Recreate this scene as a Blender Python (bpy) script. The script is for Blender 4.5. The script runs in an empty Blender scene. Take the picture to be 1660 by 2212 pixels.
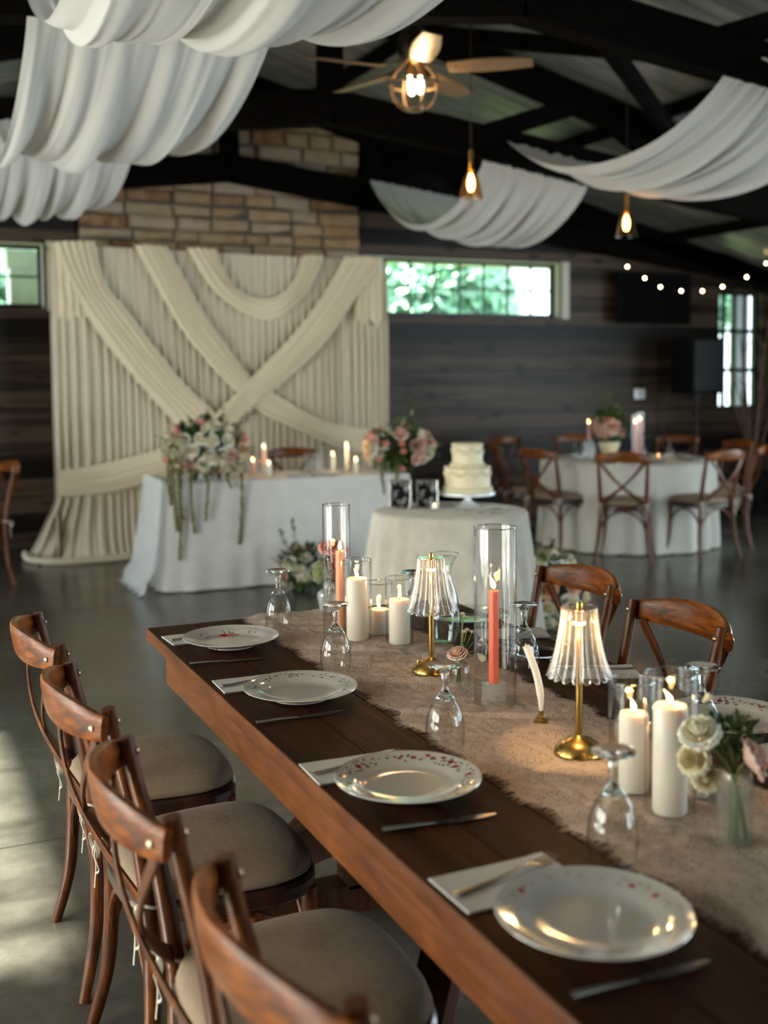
import bpy, bmesh, math, random
from mathutils import Vector, Matrix, noise
PI = math.pi
C = bpy.context.scene.collection
S = bpy.context.scene

# ------------------------------------------------------------------ camera, world, light, exposure
cam_d = bpy.data.cameras.new('camera')
cam = bpy.data.objects.new('camera', cam_d); C.objects.link(cam); S.camera = cam
# camera looks level-ish with a small downward tilt, standing at the near corner of the long table
Rm = Matrix(((0.9106578, 0.0334442, -0.4118056), (-0.4130895, 0.0551036, -0.9090218), (-0.0077095, 0.9979204, 0.0639960)))
cam.matrix_world = Matrix.Translation((0, 0, 1.5)) @ Rm.to_4x4()
cam_d.sensor_fit = 'VERTICAL'; cam_d.sensor_height = 36.0
cam_d.lens = 2425.0 / 2212.0 * 36.0
cam_d.shift_y = -139.0 / 2212.0
cam_d.clip_start = 0.05; cam_d.clip_end = 200
cam_d.dof.use_dof = True
cam_d.dof.focus_distance = 2.72
cam_d.dof.aperture_fstop = 2.3

W = bpy.data.worlds.new('sky'); S.world = W; W.use_nodes = True
wn = W.node_tree; bg = wn.nodes['Background']
bg.inputs['Color'].default_value = (0.80, 0.92, 1.0, 1); bg.inputs['Strength'].default_value = 2.5

def light(name, kind, loc, energy, col=(1, 1, 1), rot=(0, 0, 0), size=None, size_y=None, radius=None, spread=None):
    d = bpy.data.lights.new(name, kind); d.energy = energy; d.color = col
    if size is not None: d.shape = 'RECTANGLE'; d.size = size; d.size_y = size_y or size
    if radius is not None: d.shadow_soft_size = radius
    if spread is not None: d.spread = spread
    o = bpy.data.objects.new(name, d); C.objects.link(o); o.location = loc; o.rotation_euler = rot
    return o
sun = light('sun', 'SUN', (-6, 0, 5), 34.0, (1.0, 0.95, 0.86)); sun.data.angle = math.radians(1.2)
sd = Vector((0.84, 0.02, -0.54)).normalized()
sun.rotation_euler = sd.to_track_quat('-Z', 'Y').to_euler()
# daylight standing outside the big glazed doors: left wall, and the doors behind the camera
light('daylight_left_doors', 'AREA', (-3.75, 2.6, 1.5), 345, (1.0, 0.90, 0.77), (0, -PI/2, 0), 3.0, 5.6)
light('daylight_front_doors', 'AREA', (7.0, -3.75, 1.6), 190, (0.92, 0.95, 1.0), (PI/2, 0, 0), 4.6, 3.0)
light('daylight_far_left', 'AREA', (-3.75, 7.4, 1.5), 30, (0.88, 0.94, 1.0), (0, -PI/2, 0), 2.6, 2.4)
light('daylight_right_near', 'AREA', (10.1, -0.1, 1.4), 80, (0.72, 0.85, 1.0), (0, PI/2, 0), 3.0, 3.2)
light('daylight_right_doors', 'AREA', (10.1, 4.6, 1.5), 125, (0.80, 0.90, 1.0), (0, PI/2, 0), 3.0, 4.0)
S.view_settings.view_transform = 'Standard'; S.view_settings.look = 'None'
S.view_settings.gamma = 1.0; S.view_settings.use_curve_mapping = False
S.view_settings.exposure = 1.0
S.cycles.transparent_max_bounces = 32
S.cycles.max_bounces = 10
S.cycles.transmission_bounces = 10
S.cycles.sample_clamp_indirect = 4.0
S.cycles.caustics_reflective = False; S.cycles.caustics_refractive = False

# ------------------------------------------------------------------ materials
def newmat(name):
    m = bpy.data.materials.new(name); m.use_nodes = True
    nt = m.node_tree; b = nt.nodes['Principled BSDF']
    return m, nt, b
def N(nt, t, **k):
    n = nt.nodes.new(t)
    for a, v in k.items():
        if a in n.inputs: n.inputs[a].default_value = v
        else: setattr(n, a, v)
    return n
def L(nt, a, b): nt.links.new(a, b)
def rgba(c): return (c[0], c[1], c[2], 1)
def ramp(nt, src, stops):
    r = nt.nodes.new('ShaderNodeValToRGB'); L(nt, src, r.inputs[0])
    e = r.color_ramp.elements
    while len(e) < len(stops): e.new(0.5)
    for i, (p, c) in enumerate(stops): e[i].position = p; e[i].color = rgba(c)
    return r
def objco(nt, scale=(1, 1, 1)):
    t = nt.nodes.new('ShaderNodeTexCoord'); mp = nt.nodes.new('ShaderNodeMapping')
    mp.inputs['Scale'].default_value = scale; L(nt, t.outputs['Object'], mp.inputs[0]); return mp.outputs[0]
def plain(name, col, rough=0.5, metal=0.0, var=0.0, scale=20, bump=0.0, spec=0.5, sss=0.0, sheen=0.0, trans=0.0, emis=None, estr=0.0, coat=0.0):
    m, nt, b = newmat(name)
    b.inputs['Base Color'].default_value = rgba(col); b.inputs['Roughness'].default_value = rough
    b.inputs['Metallic'].default_value = metal; b.inputs['Specular IOR Level'].default_value = spec
    b.inputs['Coat Weight'].default_value = coat; b.inputs['Coat Roughness'].default_value = 0.15
    if sheen: b.inputs['Sheen Weight'].default_value = sheen
    if sss:
        b.inputs['Subsurface Weight'].default_value = sss; b.inputs['Subsurface Radius'].default_value = (1.0, 0.5, 0.25); b.inputs['Subsurface Scale'].default_value = 0.02
    if trans: b.inputs['Transmission Weight'].default_value = trans
    if emis: b.inputs['Emission Color'].default_value = rgba(emis); b.inputs['Emission Strength'].default_value = estr
    if var or bump:
        v = objco(nt); n = N(nt, 'ShaderNodeTexNoise', Scale=scale, Detail=4.0); L(nt, v, n.inputs['Vector'])
        if var:
            r = ramp(nt, n.outputs[0], [(0.3, [c*(1-var) for c in col]), (0.7, [min(1, c*(1+var)) for c in col])]); L(nt, r.outputs[0], b.inputs['Base Color'])
        if bump:
            bp = N(nt, 'ShaderNodeBump', Strength=bump, Distance=0.01); L(nt, n.outputs[0], bp.inputs['Height']); L(nt, bp.outputs[0], b.inputs['Normal'])
    return m
def wood(name, dark, mid, lightc, scale=(9, 9, 1.3), rough=0.35, coat=0.2, fine=9.0, spec=0.5):
    m, nt, b = newmat(name)
    v = objco(nt, scale)
    n = N(nt, 'ShaderNodeTexNoise', Scale=3.0, Detail=6.0, Roughness=0.6, Distortion=0.8); L(nt, v, n.inputs['Vector'])
    n2 = N(nt, 'ShaderNodeTexNoise', Scale=fine*2, Detail=3.0); L(nt, v, n2.inputs['Vector'])
    mx = N(nt, 'ShaderNodeMath', operation='MULTIPLY_ADD'); L(nt, n2.outputs[0], mx.inputs[0]); mx.inputs[1].default_value = 0.35; L(nt, n.outputs[0], mx.inputs[2])
    r = ramp(nt, mx.outputs[0], [(0.45, dark), (0.66, mid), (0.88, lightc)])
    L(nt, r.outputs[0], b.inputs['Base Color'])
    b.inputs['Roughness'].default_value = rough; b.inputs['Coat Weight'].default_value = coat; b.inputs['Coat Roughness'].default_value = 0.2; b.inputs['Specular IOR Level'].default_value = spec
    bp = N(nt, 'ShaderNodeBump', Strength=0.08, Distance=0.004); L(nt, n2.outputs[0], bp.inputs['Height']); L(nt, bp.outputs[0], b.inputs['Normal'])
    return m
def board_mat(name, axis_across, width, cols, grain_scale, rough=0.45, gap=0.03, coat=0.0, knots=False, spec=0.5, tintvar=0.30):
    """planks in the surface: board number gives the tint, stretched noise the grain, thin dark joints"""
    m, nt, b = newmat(name)
    t = nt.nodes.new('ShaderNodeTexCoord'); sp = nt.nodes.new('ShaderNodeSeparateXYZ'); L(nt, t.outputs['Object'], sp.inputs[0])
    d = N(nt, 'ShaderNodeMath', operation='DIVIDE'); L(nt, sp.outputs[axis_across], d.inputs[0]); d.inputs[1].default_value = width
    fl = N(nt, 'ShaderNodeMath', operation='FLOOR'); L(nt, d.outputs[0], fl.inputs[0])
    fr = N(nt, 'ShaderNodeMath', operation='FRACT'); L(nt, d.outputs[0], fr.inputs[0])
    wn_ = nt.nodes.new('ShaderNodeTexWhiteNoise'); wn_.noise_dimensions = '1D'; L(nt, fl.outputs[0], wn_.inputs['W'])
    mp = nt.nodes.new('ShaderNodeMapping'); mp.inputs['Scale'].default_value = grain_scale; L(nt, t.outputs['Object'], mp.inputs[0])
    add = N(nt, 'ShaderNodeVectorMath', operation='ADD'); L(nt, mp.outputs[0], add.inputs[0])
    sc = N(nt, 'ShaderNodeVectorMath', operation='SCALE'); L(nt, wn_.outputs['Color'], sc.inputs[0]); sc.inputs['Scale'].default_value = 17.0
    L(nt, sc.outputs[0], add.inputs[1])
    n = N(nt, 'ShaderNodeTexNoise', Scale=1.0, Detail=7.0, Roughness=0.62, Distortion=0.6); L(nt, add.outputs[0], n.inputs['Vector'])
    ma = N(nt, 'ShaderNodeMath', operation='MULTIPLY_ADD'); L(nt, wn_.outputs['Value'], ma.inputs[0]); ma.inputs[1].default_value = tintvar; L(nt, n.outputs[0], ma.inputs[2])
    r = ramp(nt, ma.outputs[0], [(0.27+tintvar/2, cols[0]), (0.47+tintvar/2, cols[1]), (0.71+tintvar/2, cols[2])])
    last = r.outputs[0]
    if knots:
        vo = N(nt, 'ShaderNodeTexVoronoi', Scale=1.0); 
        mk = nt.nodes.new('ShaderNodeMapping'); mk.inputs['Scale'].default_value = knots; L(nt, t.outputs['Object'], mk.inputs[0]); L(nt, mk.outputs[0], vo.inputs['Vector'])
        kr = ramp(nt, vo.outputs['Distance'], [(0.10, (0.12, 0.10, 0.09)), (0.24, (1, 1, 1))])
        mm = N(nt, 'ShaderNodeMix', data_type='RGBA', blend_type='MULTIPLY'); mm.inputs[0].default_value = 0.85
        L(nt, last, mm.inputs[6]); L(nt, kr.outputs[0], mm.inputs[7]); last = mm.outputs[2]
    lt = N(nt, 'ShaderNodeMath', operation='LESS_THAN'); L(nt, fr.outputs[0], lt.inputs[0]); lt.inputs[1].default_value = gap
    mg = N(nt, 'ShaderNodeMix', data_type='RGBA'); L(nt, lt.outputs[0], mg.inputs[0]); L(nt, last, mg.inputs[6]); mg.inputs[7].default_value = (0.004, 0.003, 0.003, 1)
    L(nt, mg.outputs[2], b.inputs['Base Color'])
    b.inputs['Roughness'].default_value = rough; b.inputs['Coat Weight'].default_value = coat; b.inputs['Specular IOR Level'].default_value = spec
    bp = N(nt, 'ShaderNodeBump', Strength=0.25, Distance=0.01)
    hh = N(nt, 'ShaderNodeMath', operation='SUBTRACT'); L(nt, n.outputs[0], hh.inputs[0]); L(nt, lt.outputs[0], hh.inputs[1]); L(nt, hh.outputs[0], bp.inputs['Height']); L(nt, bp.outputs[0], b.inputs['Normal'])
    return m
def cloth(name, col, transp=0.0, transl=0.25, weave=0.0, rough=0.8, pattern=0.0):
    m = bpy.data.materials.new(name); m.use_nodes = True; nt = m.node_tree; nt.nodes.clear()
    out = nt.nodes.new('ShaderNodeOutputMaterial')
    df = N(nt, 'ShaderNodeBsdfDiffuse', Roughness=0.9); df.inputs['Color'].default_value = rgba(col)
    tl = N(nt, 'ShaderNodeBsdfTranslucent'); tl.inputs['Color'].default_value = rgba(col)
    mx = N(nt, 'ShaderNodeMixShader', Fac=transl); L(nt, df.outputs[0], mx.inputs[1]); L(nt, tl.outputs[0], mx.inputs[2])
    last = mx.outputs[0]
    v = objco(nt)
    if pattern:
        n = N(nt, 'ShaderNodeTexNoise', Scale=9.0, Detail=6.0, Roughness=0.7); L(nt, v, n.inputs['Vector'])
        r = ramp(nt, n.outputs[0], [(0.4, [c*(1-pattern) for c in col]), (0.65, col)]); L(nt, r.outputs[0], df.inputs['Color'])
    if weave:
        n = N(nt, 'ShaderNodeTexNoise', Scale=260.0, Detail=2.0); L(nt, v, n.inputs['Vector'])
        bp = N(nt, 'ShaderNodeBump', Strength=weave, Distance=0.002); L(nt, n.outputs[0], bp.inputs['Height']); L(nt, bp.outputs[0], df.inputs['Normal'])
    if transp:
        tr = N(nt, 'ShaderNodeBsdfTransparent'); m2 = N(nt, 'ShaderNodeMixShader', Fac=transp); L(nt, last, m2.inputs[1]); L(nt, tr.outputs[0], m2.inputs[2]); last = m2.outputs[0]
    L(nt, last, out.inputs['Surface']); return m
def thin_glass(name, tint=(0.985, 0.99, 0.985), edge=(0.74, 0.73, 0.71), refl=1.0, rough=0.0, ior=1.5, diffuse=0.0):
    """one blown wall of glass: clear face-on, absorbing and mirroring more at grazing angles"""
    m = bpy.data.materials.new(name); m.use_nodes = True; nt = m.node_tree; nt.nodes.clear()
    out = nt.nodes.new('ShaderNodeOutputMaterial')
    tr = N(nt, 'ShaderNodeBsdfTransparent'); gl = N(nt, 'ShaderNodeBsdfGlossy', Roughness=rough)
    lw = N(nt, 'ShaderNodeLayerWeight', Blend=0.5)
    pw = N(nt, 'ShaderNodeMath', operation='POWER'); L(nt, lw.outputs['Facing'], pw.inputs[0]); pw.inputs[1].default_value = 5.0
    mc = N(nt, 'ShaderNodeMix', data_type='RGBA'); L(nt, pw.outputs[0], mc.inputs[0]); mc.inputs[6].default_value = rgba(tint); mc.inputs[7].default_value = rgba(edge)
    L(nt, mc.outputs[2], tr.inputs['Color'])
    ml = N(nt, 'ShaderNodeMath', operation='MULTIPLY_ADD'); ml.use_clamp = True; L(nt, pw.outputs[0], ml.inputs[0]); ml.inputs[1].default_value = 0.85*min(refl, 1.15); ml.inputs[2].default_value = 0.045*refl
    mx = N(nt, 'ShaderNodeMixShader'); L(nt, ml.outputs[0], mx.inputs[0]); L(nt, tr.outputs[0], mx.inputs[1]); L(nt, gl.outputs[0], mx.inputs[2])
    last = mx.outputs[0]
    if diffuse:
        df = N(nt, 'ShaderNodeBsdfDiffuse'); df.inputs['Color'].default_value = (0.85, 0.85, 0.82, 1)
        m2 = N(nt, 'ShaderNodeMixShader', Fac=diffuse); L(nt, last, m2.inputs[1]); L(nt, df.outputs[0], m2.inputs[2]); last = m2.outputs[0]
    L(nt, last, out.inputs['Surface']); return m
def emit(name, col, s):
    m = bpy.data.materials.new(name); m.use_nodes = True; nt = m.node_tree; nt.nodes.clear()
    out = nt.nodes.new('ShaderNodeOutputMaterial'); e = N(nt, 'ShaderNodeEmission', Strength=s); e.inputs['Color'].default_value = rgba(col)
    L(nt, e.outputs[0], out.inputs['Surface']); return m

M = {}
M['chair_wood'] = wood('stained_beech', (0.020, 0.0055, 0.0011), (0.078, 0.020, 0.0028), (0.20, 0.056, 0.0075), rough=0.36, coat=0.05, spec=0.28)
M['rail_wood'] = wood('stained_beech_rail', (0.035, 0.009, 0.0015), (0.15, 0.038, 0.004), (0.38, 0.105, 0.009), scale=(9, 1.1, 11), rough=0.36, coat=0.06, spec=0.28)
M['seat_wood'] = wood('seat_rim', (0.012, 0.005, 0.003), (0.03, 0.012, 0.006), (0.06, 0.022, 0.01), rough=0.3, coat=0.3)
M['cushion'] = plain('beige_linen', (0.275, 0.198, 0.138), 0.9, var=0.08, scale=60, bump=0.15, sheen=0.05, spec=0.1)
M['cord'] = plain('cotton_tie', (0.62, 0.57, 0.48), 0.9)
M['pewter'] = plain('pewter_bolt', (0.34, 0.27, 0.19), 0.38, 1.0)
M['table_top'] = board_mat('dark_table_boards', 0, 0.1435, ((0.014, 0.0048, 0.0016), (0.038, 0.0125, 0.0036), (0.075, 0.026, 0.007)), (22, 1.6, 8), rough=0.55, gap=0.0, coat=0.0, tintvar=0.10, spec=0.08)
M['table_side'] = wood('orange_table_side', (0.075, 0.019, 0.003), (0.135, 0.036, 0.005), (0.21, 0.060, 0.009), scale=(9, 1.2, 9), rough=0.5, coat=0.03, spec=0.3)
M['trestle'] = wood('dark_trestle', (0.014, 0.005, 0.002), (0.04, 0.014, 0.005), (0.075, 0.026, 0.008), rough=0.6, coat=0.0, spec=0.12)
M['glass'] = thin_glass('clear_glass')
M['smoke_glass'] = thin_glass('hurricane_glass', (0.975, 0.97, 0.96), (0.66, 0.62, 0.58))
M['water'] = thin_glass('water', (0.96, 0.975, 0.965), (0.75, 0.78, 0.76), refl=0.8, ior=1.33)
M['shade_acrylic'] = thin_glass('ribbed_acrylic', (0.93, 0.90, 0.87), (0.66, 0.61, 0.56), refl=1.3, rough=0.06, diffuse=0.075)
M['frost_glass'] = thin_glass('pressed_glass', (0.94, 0.955, 0.94), (0.70, 0.72, 0.69), refl=2.4, rough=0.12, diffuse=0.16)
m, nt, b = newmat('solid_glass'); M['solid_glass'] = m
b.inputs['Base Color'].default_value = (0.97, 0.985, 0.98, 1); b.inputs['Roughness'].default_value = 0.0; b.inputs['Transmission Weight'].default_value = 1.0; b.inputs['IOR'].default_value = 1.48
M['brass'] = plain('antique_brass', (0.50, 0.30, 0.085), 0.26, 1.0, var=0.15, scale=30)
M['wax_white'] = plain('ivory_wax', (0.88, 0.83, 0.73), 0.45, sss=0.6)
M['wax_coral'] = plain('coral_wax', (0.85, 0.17, 0.09), 0.4, sss=0.3)
M['wax_peach'] = plain('peach_wax', (0.90, 0.42, 0.24), 0.4, sss=0.3)
M['wick'] = plain('wick', (0.03, 0.02, 0.02), 0.9)
M['flame'] = emit('flame', (1.0, 0.60, 0.22), 11.0)
M['bulb'] = emit('warm_bulb', (1.0, 0.62, 0.25), 12.0)
M['fairy'] = emit('fairy_bulb', (1.0, 0.70, 0.34), 22.0)
M['fan_bulb'] = emit('fan_bulb', (1.0, 0.70, 0.34), 14.0)
M['steel'] = plain('flatware_steel', (0.42, 0.40, 0.37), 0.22, 1.0)
M['napkin'] = plain('white_paper_napkin', (0.74, 0.70, 0.65), 0.9, bump=0.1, scale=90)
M['drape'] = cloth('white_chiffon', (0.80, 0.79, 0.76), transp=0.05, transl=0.35)
M['drape_thin'] = cloth('white_chiffon_single', (0.80, 0.79, 0.76), transp=0.05, transl=0.35)
M['curtain'] = cloth('ivory_curtain', (0.80, 0.73, 0.60), transl=0.15)
M['swagcloth'] = cloth('ivory_swag', (0.87, 0.79, 0.62), transl=0.15)
M['linen_white'] = cloth('white_table_linen', (0.76, 0.75, 0.72), transl=0.08, pattern=0.08)
M['linen_ivory'] = cloth('ivory_table_linen', (0.74, 0.69, 0.60), transl=0.08, pattern=0.15)
M['linen_round'] = cloth('pale_table_linen', (0.74, 0.72, 0.66), transl=0.08)
M['tulle'] = cloth('white_lace_tulle', (0.80, 0.82, 0.84), transp=0.25, transl=0.3, pattern=0.1)
M['beam'] = wood('black_beam', (0.0015, 0.0012, 0.001), (0.003, 0.0022, 0.0018), (0.007, 0.0045, 0.003), scale=(1.5, 9, 9), rough=0.9, coat=0.0, spec=0.04)
M['black_metal'] = plain('black_metal', (0.008, 0.009, 0.010), 0.5, 0.3)
M['black'] = plain('black_plastic', (0.003, 0.003, 0.0035), 0.8, spec=0.15)
M['leaf'] = plain('leaf_green', (0.075, 0.115, 0.018), 0.5, var=0.4, scale=25)
M['leaf_dark'] = plain('leaf_dark_green', (0.035, 0.07, 0.02), 0.5, var=0.4, scale=25)
M['stem'] = plain('stem_green', (0.12, 0.17, 0.04), 0.5)
M['amaranth'] = plain('olive_amaranth', (0.13, 0.115, 0.022), 0.8, var=0.4, scale=60)
M['lace_flower'] = plain('green_lace_flower', (0.32, 0.36, 0.16), 0.8, var=0.3, scale=200)
def petal(name, c1, c2):
    m, nt, b = newmat(name)
    v = objco(nt); ln = N(nt, 'ShaderNodeVectorMath', operation='LENGTH'); L(nt, v, ln.inputs[0])
    r = ramp(nt, ln.outputs['Value'], [(0.25, c1), (0.95, c2)]); L(nt, r.outputs[0], b.inputs['Base Color'])
    b.inputs['Roughness'].default_value = 0.6; b.inputs['Subsurface Weight'].default_value = 0.25; b.inputs['Subsurface Scale'].default_value = 0.01
    b.inputs['Subsurface Radius'].default_value = (1, 0.6, 0.4)
    return m
M['p_white'] = petal('cream_petals', (0.82, 0.72, 0.44), (0.86, 0.82, 0.70))
M['p_blush'] = petal('blush_petals', (0.75, 0.38, 0.28), (0.80, 0.55, 0.46))
M['p_pink'] = petal('pink_petals', (0.80, 0.17, 0.14), (0.84, 0.36, 0.30))
M['p_peach'] = petal('peach_petals', (0.72, 0.26, 0.10), (0.80, 0.46, 0.30))
M['p_mauve'] = petal('mauve_petals', (0.30, 0.17, 0.12), (0.46, 0.32, 0.24))
M['p_yellow'] = petal('butter_petals', (0.80, 0.64, 0.28), (0.86, 0.78, 0.54))
M['daisy'] = plain('daisy_white', (0.80, 0.76, 0.66), 0.6)
M['daisy_eye'] = plain('daisy_yellow', (0.62, 0.32, 0.03), 0.7)
M['cake'] = plain('buttercream', (0.80, 0.70, 0.48), 0.5, sss=0.2, bump=0.05, scale=40)
M['ceramic'] = plain('white_ceramic', (0.78, 0.80, 0.80), 0.15, coat=0.5)
M['rope'] = plain('brown_cord', (0.03, 0.015, 0.008), 0.9)
M['birch'] = plain('branch_bark', (0.16, 0.10, 0.065), 0.8, var=0.4, scale=15)

# ------------------------------------------------------------------ mesh helpers
class G:
    def __init__(s): s.v = []; s.f = []; s.sm = True
    def add(s, vs, fs):
        o = len(s.v); s.v += [tuple(v) for v in vs]; s.f += [tuple(o+i for i in f) for f in fs]; return s
    def box(s, c, d, rz=0.0, M3=None):
        vs = []
        for z in (-.5, .5):
            for x, y in ((-.5, -.5), (.5, -.5), (.5, .5), (-.5, .5)):
                p = Vector((x*d[0], y*d[1], z*d[2]))
                if M3: p = M3 @ p
                if rz: p = Matrix.Rotation(rz, 3, 'Z') @ p
                vs.append(p+Vector(c))
        return s.add(vs, [(3, 2, 1, 0), (4, 5, 6, 7), (0, 1, 5, 4), (1, 2, 6, 5), (2, 3, 7, 6), (3, 0, 4, 7)])
    def bar(s, a, b, w, h, up=(0, 0, 1)):
        """rectangular member from a to b"""
        return s.sweep([a, b], [up, up], w, h, n=4)
    def sweep(s, pts, ups, w, t, n=8, pw=3.0):
        """cross-section w (along up) by t (across), rounded when n>4"""
        pts = [Vector(p) for p in pts]; m = len(pts); vs = []; fs = []
        W_ = w if isinstance(w, (list, tuple)) else [w]*m; T_ = t if isinstance(t, (list, tuple)) else [t]*m
        if n == 4: sec = [(-.5, -.5), (.5, -.5), (.5, .5), (-.5, .5)]
        else:
            sec = []
            for k in range(n):
                a = 2*PI*(k+.5)/n; c, q = math.cos(a), math.sin(a)
                sec.append((0.5*math.copysign(abs(c)**(2/pw), c), 0.5*math.copysign(abs(q)**(2/pw), q)))
        for i, p in enumerate(pts):
            T = (pts[min(i+1, m-1)]-pts[max(i-1, 0)]).normalized(); U = Vector(ups[i] if len(ups) > 1 else ups[0])
            Nn = T.cross(U).normalized(); U = Nn.cross(T).normalized()
            for a, b2 in sec: vs.append(p+U*(a*W_[i])+Nn*(b2*T_[i]))
        for i in range(m-1):
            for k in range(n): fs.append((i*n+k, i*n+(k+1) % n, (i+1)*n+(k+1) % n, (i+1)*n+k))
        fs.append(tuple(range(n-1, -1, -1))); fs.append(tuple((m-1)*n+k for k in range(n)))
        return s.add(vs, fs)
    def tube(s, pts, r, n=8, cap=True):
        pts = [Vector(p) for p in pts]; m = len(pts); vs = []; fs = []; RR = r if isinstance(r, (list, tuple)) else [r]*m
        T0 = (pts[1]-pts[0]).normalized(); U = Vector((0, 0, 1)) if abs(T0.z) < .9 else Vector((1, 0, 0))
        for i, p in enumerate(pts):
            T = (pts[min(i+1, m-1)]-pts[max(i-1, 0)]).normalized()
            U = (U-T*U.dot(T)).normalized(); V_ = T.cross(U)
            for k in range(n):
                a = 2*PI*k/n; vs.append(p+(U*math.cos(a)+V_*math.sin(a))*RR[i])
        for i in range(m-1):
            for k in range(n): fs.append((i*n+k, i*n+(k+1) % n, (i+1)*n+(k+1) % n, (i+1)*n+k))
        if cap: fs.append(tuple(range(n-1, -1, -1))); fs.append(tuple((m-1)*n+k for k in range(n)))
        return s.add(vs, fs)
    def lathe(s, prof, n=32, c=(0, 0, 0), rf=None):
        vs = []; fs = []; m = len(prof); cx, cy, cz = c
        for (r, z) in prof:
            for k in range(n):
                a = 2*PI*k/n; rr = r*(rf(a, z) if rf else 1); vs.append((cx+rr*math.cos(a), cy+rr*math.sin(a), cz+z))
        for i in range(m-1):
            for k in range(n): fs.append((i*n+k, i*n+(k+1) % n, (i+1)*n+(k+1) % n, (i+1)*n+k))
        s.add(vs, fs); return s
    def disc(s, r, z, n=32, c=(0, 0), flip=False):
        vs = [(c[0]+r*math.cos(2*PI*k/n), c[1]+r*math.sin(2*PI*k/n), z) for k in range(n)]
        return s.add(vs, [tuple(range(n-1, -1, -1)) if flip else tuple(range(n))])
    def grid(s, fn, nu, nv):
        vs = [fn(i/nu, j/nv) for i in range(nu+1) for j in range(nv+1)]
        return s.add(vs, [(i*(nv+1)+j, (i+1)*(nv+1)+j, (i+1)*(nv+1)+j+1, i*(nv+1)+j+1) for i in range(nu) for j in range(nv)])
    def ball(s, c, r, n=10, m=6, sq=(1, 1, 1)):
        vs = []; fs = []
        for i in range(m+1):
            t = PI*i/m
            for k in range(n):
                a = 2*PI*k/n; vs.append((c[0]+r*sq[0]*math.sin(t)*math.cos(a), c[1]+r*sq[1]*math.sin(t)*math.sin(a), c[2]+r*sq[2]*math.cos(t)))
        for i in range(m):
            for k in range(n): fs.append((i*n+k, (i+1)*n+k, (i+1)*n+(k+1) % n, i*n+(k+1) % n))
        return s.add(vs, fs)
    def mesh(s, name, mat, flat=False, bevel=0, weld=False):
        me = bpy.data.meshes.new(name); me.from_pydata(s.v, [], s.f); me.update()
        if bevel or weld:
            bm = bmesh.new(); bm.from_mesh(me)
            if weld: bmesh.ops.remove_doubles(bm, verts=bm.verts, dist=1e-5)
            if bevel:
                bmesh.ops.bevel(bm, geom=[e for e in bm.edges if len(e.link_faces) == 2 and e.calc_face_angle(0) > 0.6], offset=bevel, segments=2, affect='EDGES', profile=0.6)
            bmesh.ops.recalc_face_normals(bm, faces=bm.faces)
            bm.to_mesh(me); bm.free()
        me.materials.append(M[mat] if isinstance(mat, str) else mat)
        if not flat:
            me.shade_smooth(); me.set_sharp_from_angle(angle=math.radians(40))
        return me
def link(name, me, parent=None, loc=(0, 0, 0)):
    o = bpy.data.objects.new(name, me); C.objects.link(o); o.location = loc
    if parent: o.parent = parent
    return o
def part(name, g, mat, parent, **k):
    loc = k.pop('loc', (0, 0, 0)); label = k.pop('label', None)
    o = link(name, g.mesh(name, mat, **k), parent, loc)
    if label: o['label'] = label
    return o
def struct(name, g, mat, **k):
    o = link(name, g.mesh(name, mat, **k)); o['kind'] = 'structure'; return o
def thing(name, label, cat, loc=(0, 0, 0), rz=0.0, group=None):
    o = bpy.data.objects.new(name, None); C.objects.link(o); o.empty_display_size = 0.05
    o.location = loc; o.rotation_euler = (0, 0, rz); o['label'] = label; o['category'] = cat
    if group: o['group'] = group
    return o
def tag(o, label, cat, group=None, loc=None, rz=None):
    o['label'] = label; o['category'] = cat
    if group: o['group'] = group
    if loc is not None: o.location = loc
    if rz is not None: o.rotation_euler = (0, 0, rz)
    return o
def dup(root, loc=None, rz=None, label=None, group=None, scale=None):
    r = root.copy(); C.objects.link(r)
    if loc is not None: r.location = loc
    if rz is not None: r.rotation_euler = (0, 0, rz)
    if scale is not None: r.scale = (scale, scale, scale)
    if label: r['label'] = label
    if group: r['group'] = group
    def rec(a, b_):
        for ch in list(a.children):
            c = ch.copy(); C.objects.link(c); c.parent = b_; rec(ch, c)
    rec(root, r); return r
def smooth_path(pts, n=6):
    """Catmull-Rom through the points"""
    P = [Vector(p) for p in pts]; out = []
    for i in range(len(P)-1):
        p0 = P[max(i-1, 0)]; p1 = P[i]; p2 = P[i+1]; p3 = P[min(i+2, len(P)-1)]
        for k in range(n):
            t = k/n; out.append(0.5*((2*p1)+(p2-p0)*t+(2*p0-5*p1+4*p2-p3)*t*t+(3*p1-p0-3*p2+p3)*t**3))
    out.append(P[-1]); return out
def interp(pts, t):
    P = pts; x = t*(len(P)-1); i = min(int(x), len(P)-2); return P[i].lerp(P[i+1], x-i)
def resample(pts, n):
    P = smooth_path(pts, 12); d = [0]
    for a, b_ in zip(P, P[1:]): d.append(d[-1]+(b_-a).length)
    out = []; j = 0
    for k in range(n+1):
        s_ = d[-1]*k/n
        while j < len(d)-2 and d[j+1] < s_: j += 1
        out.append(P[j].lerp(P[j+1], (s_-d[j])/max(1e-9, d[j+1]-d[j])))
    return out
def ns(x, y=0.0, z=0.0): return noise.noise((x, y, z))
rnd = random.Random(7)

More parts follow.
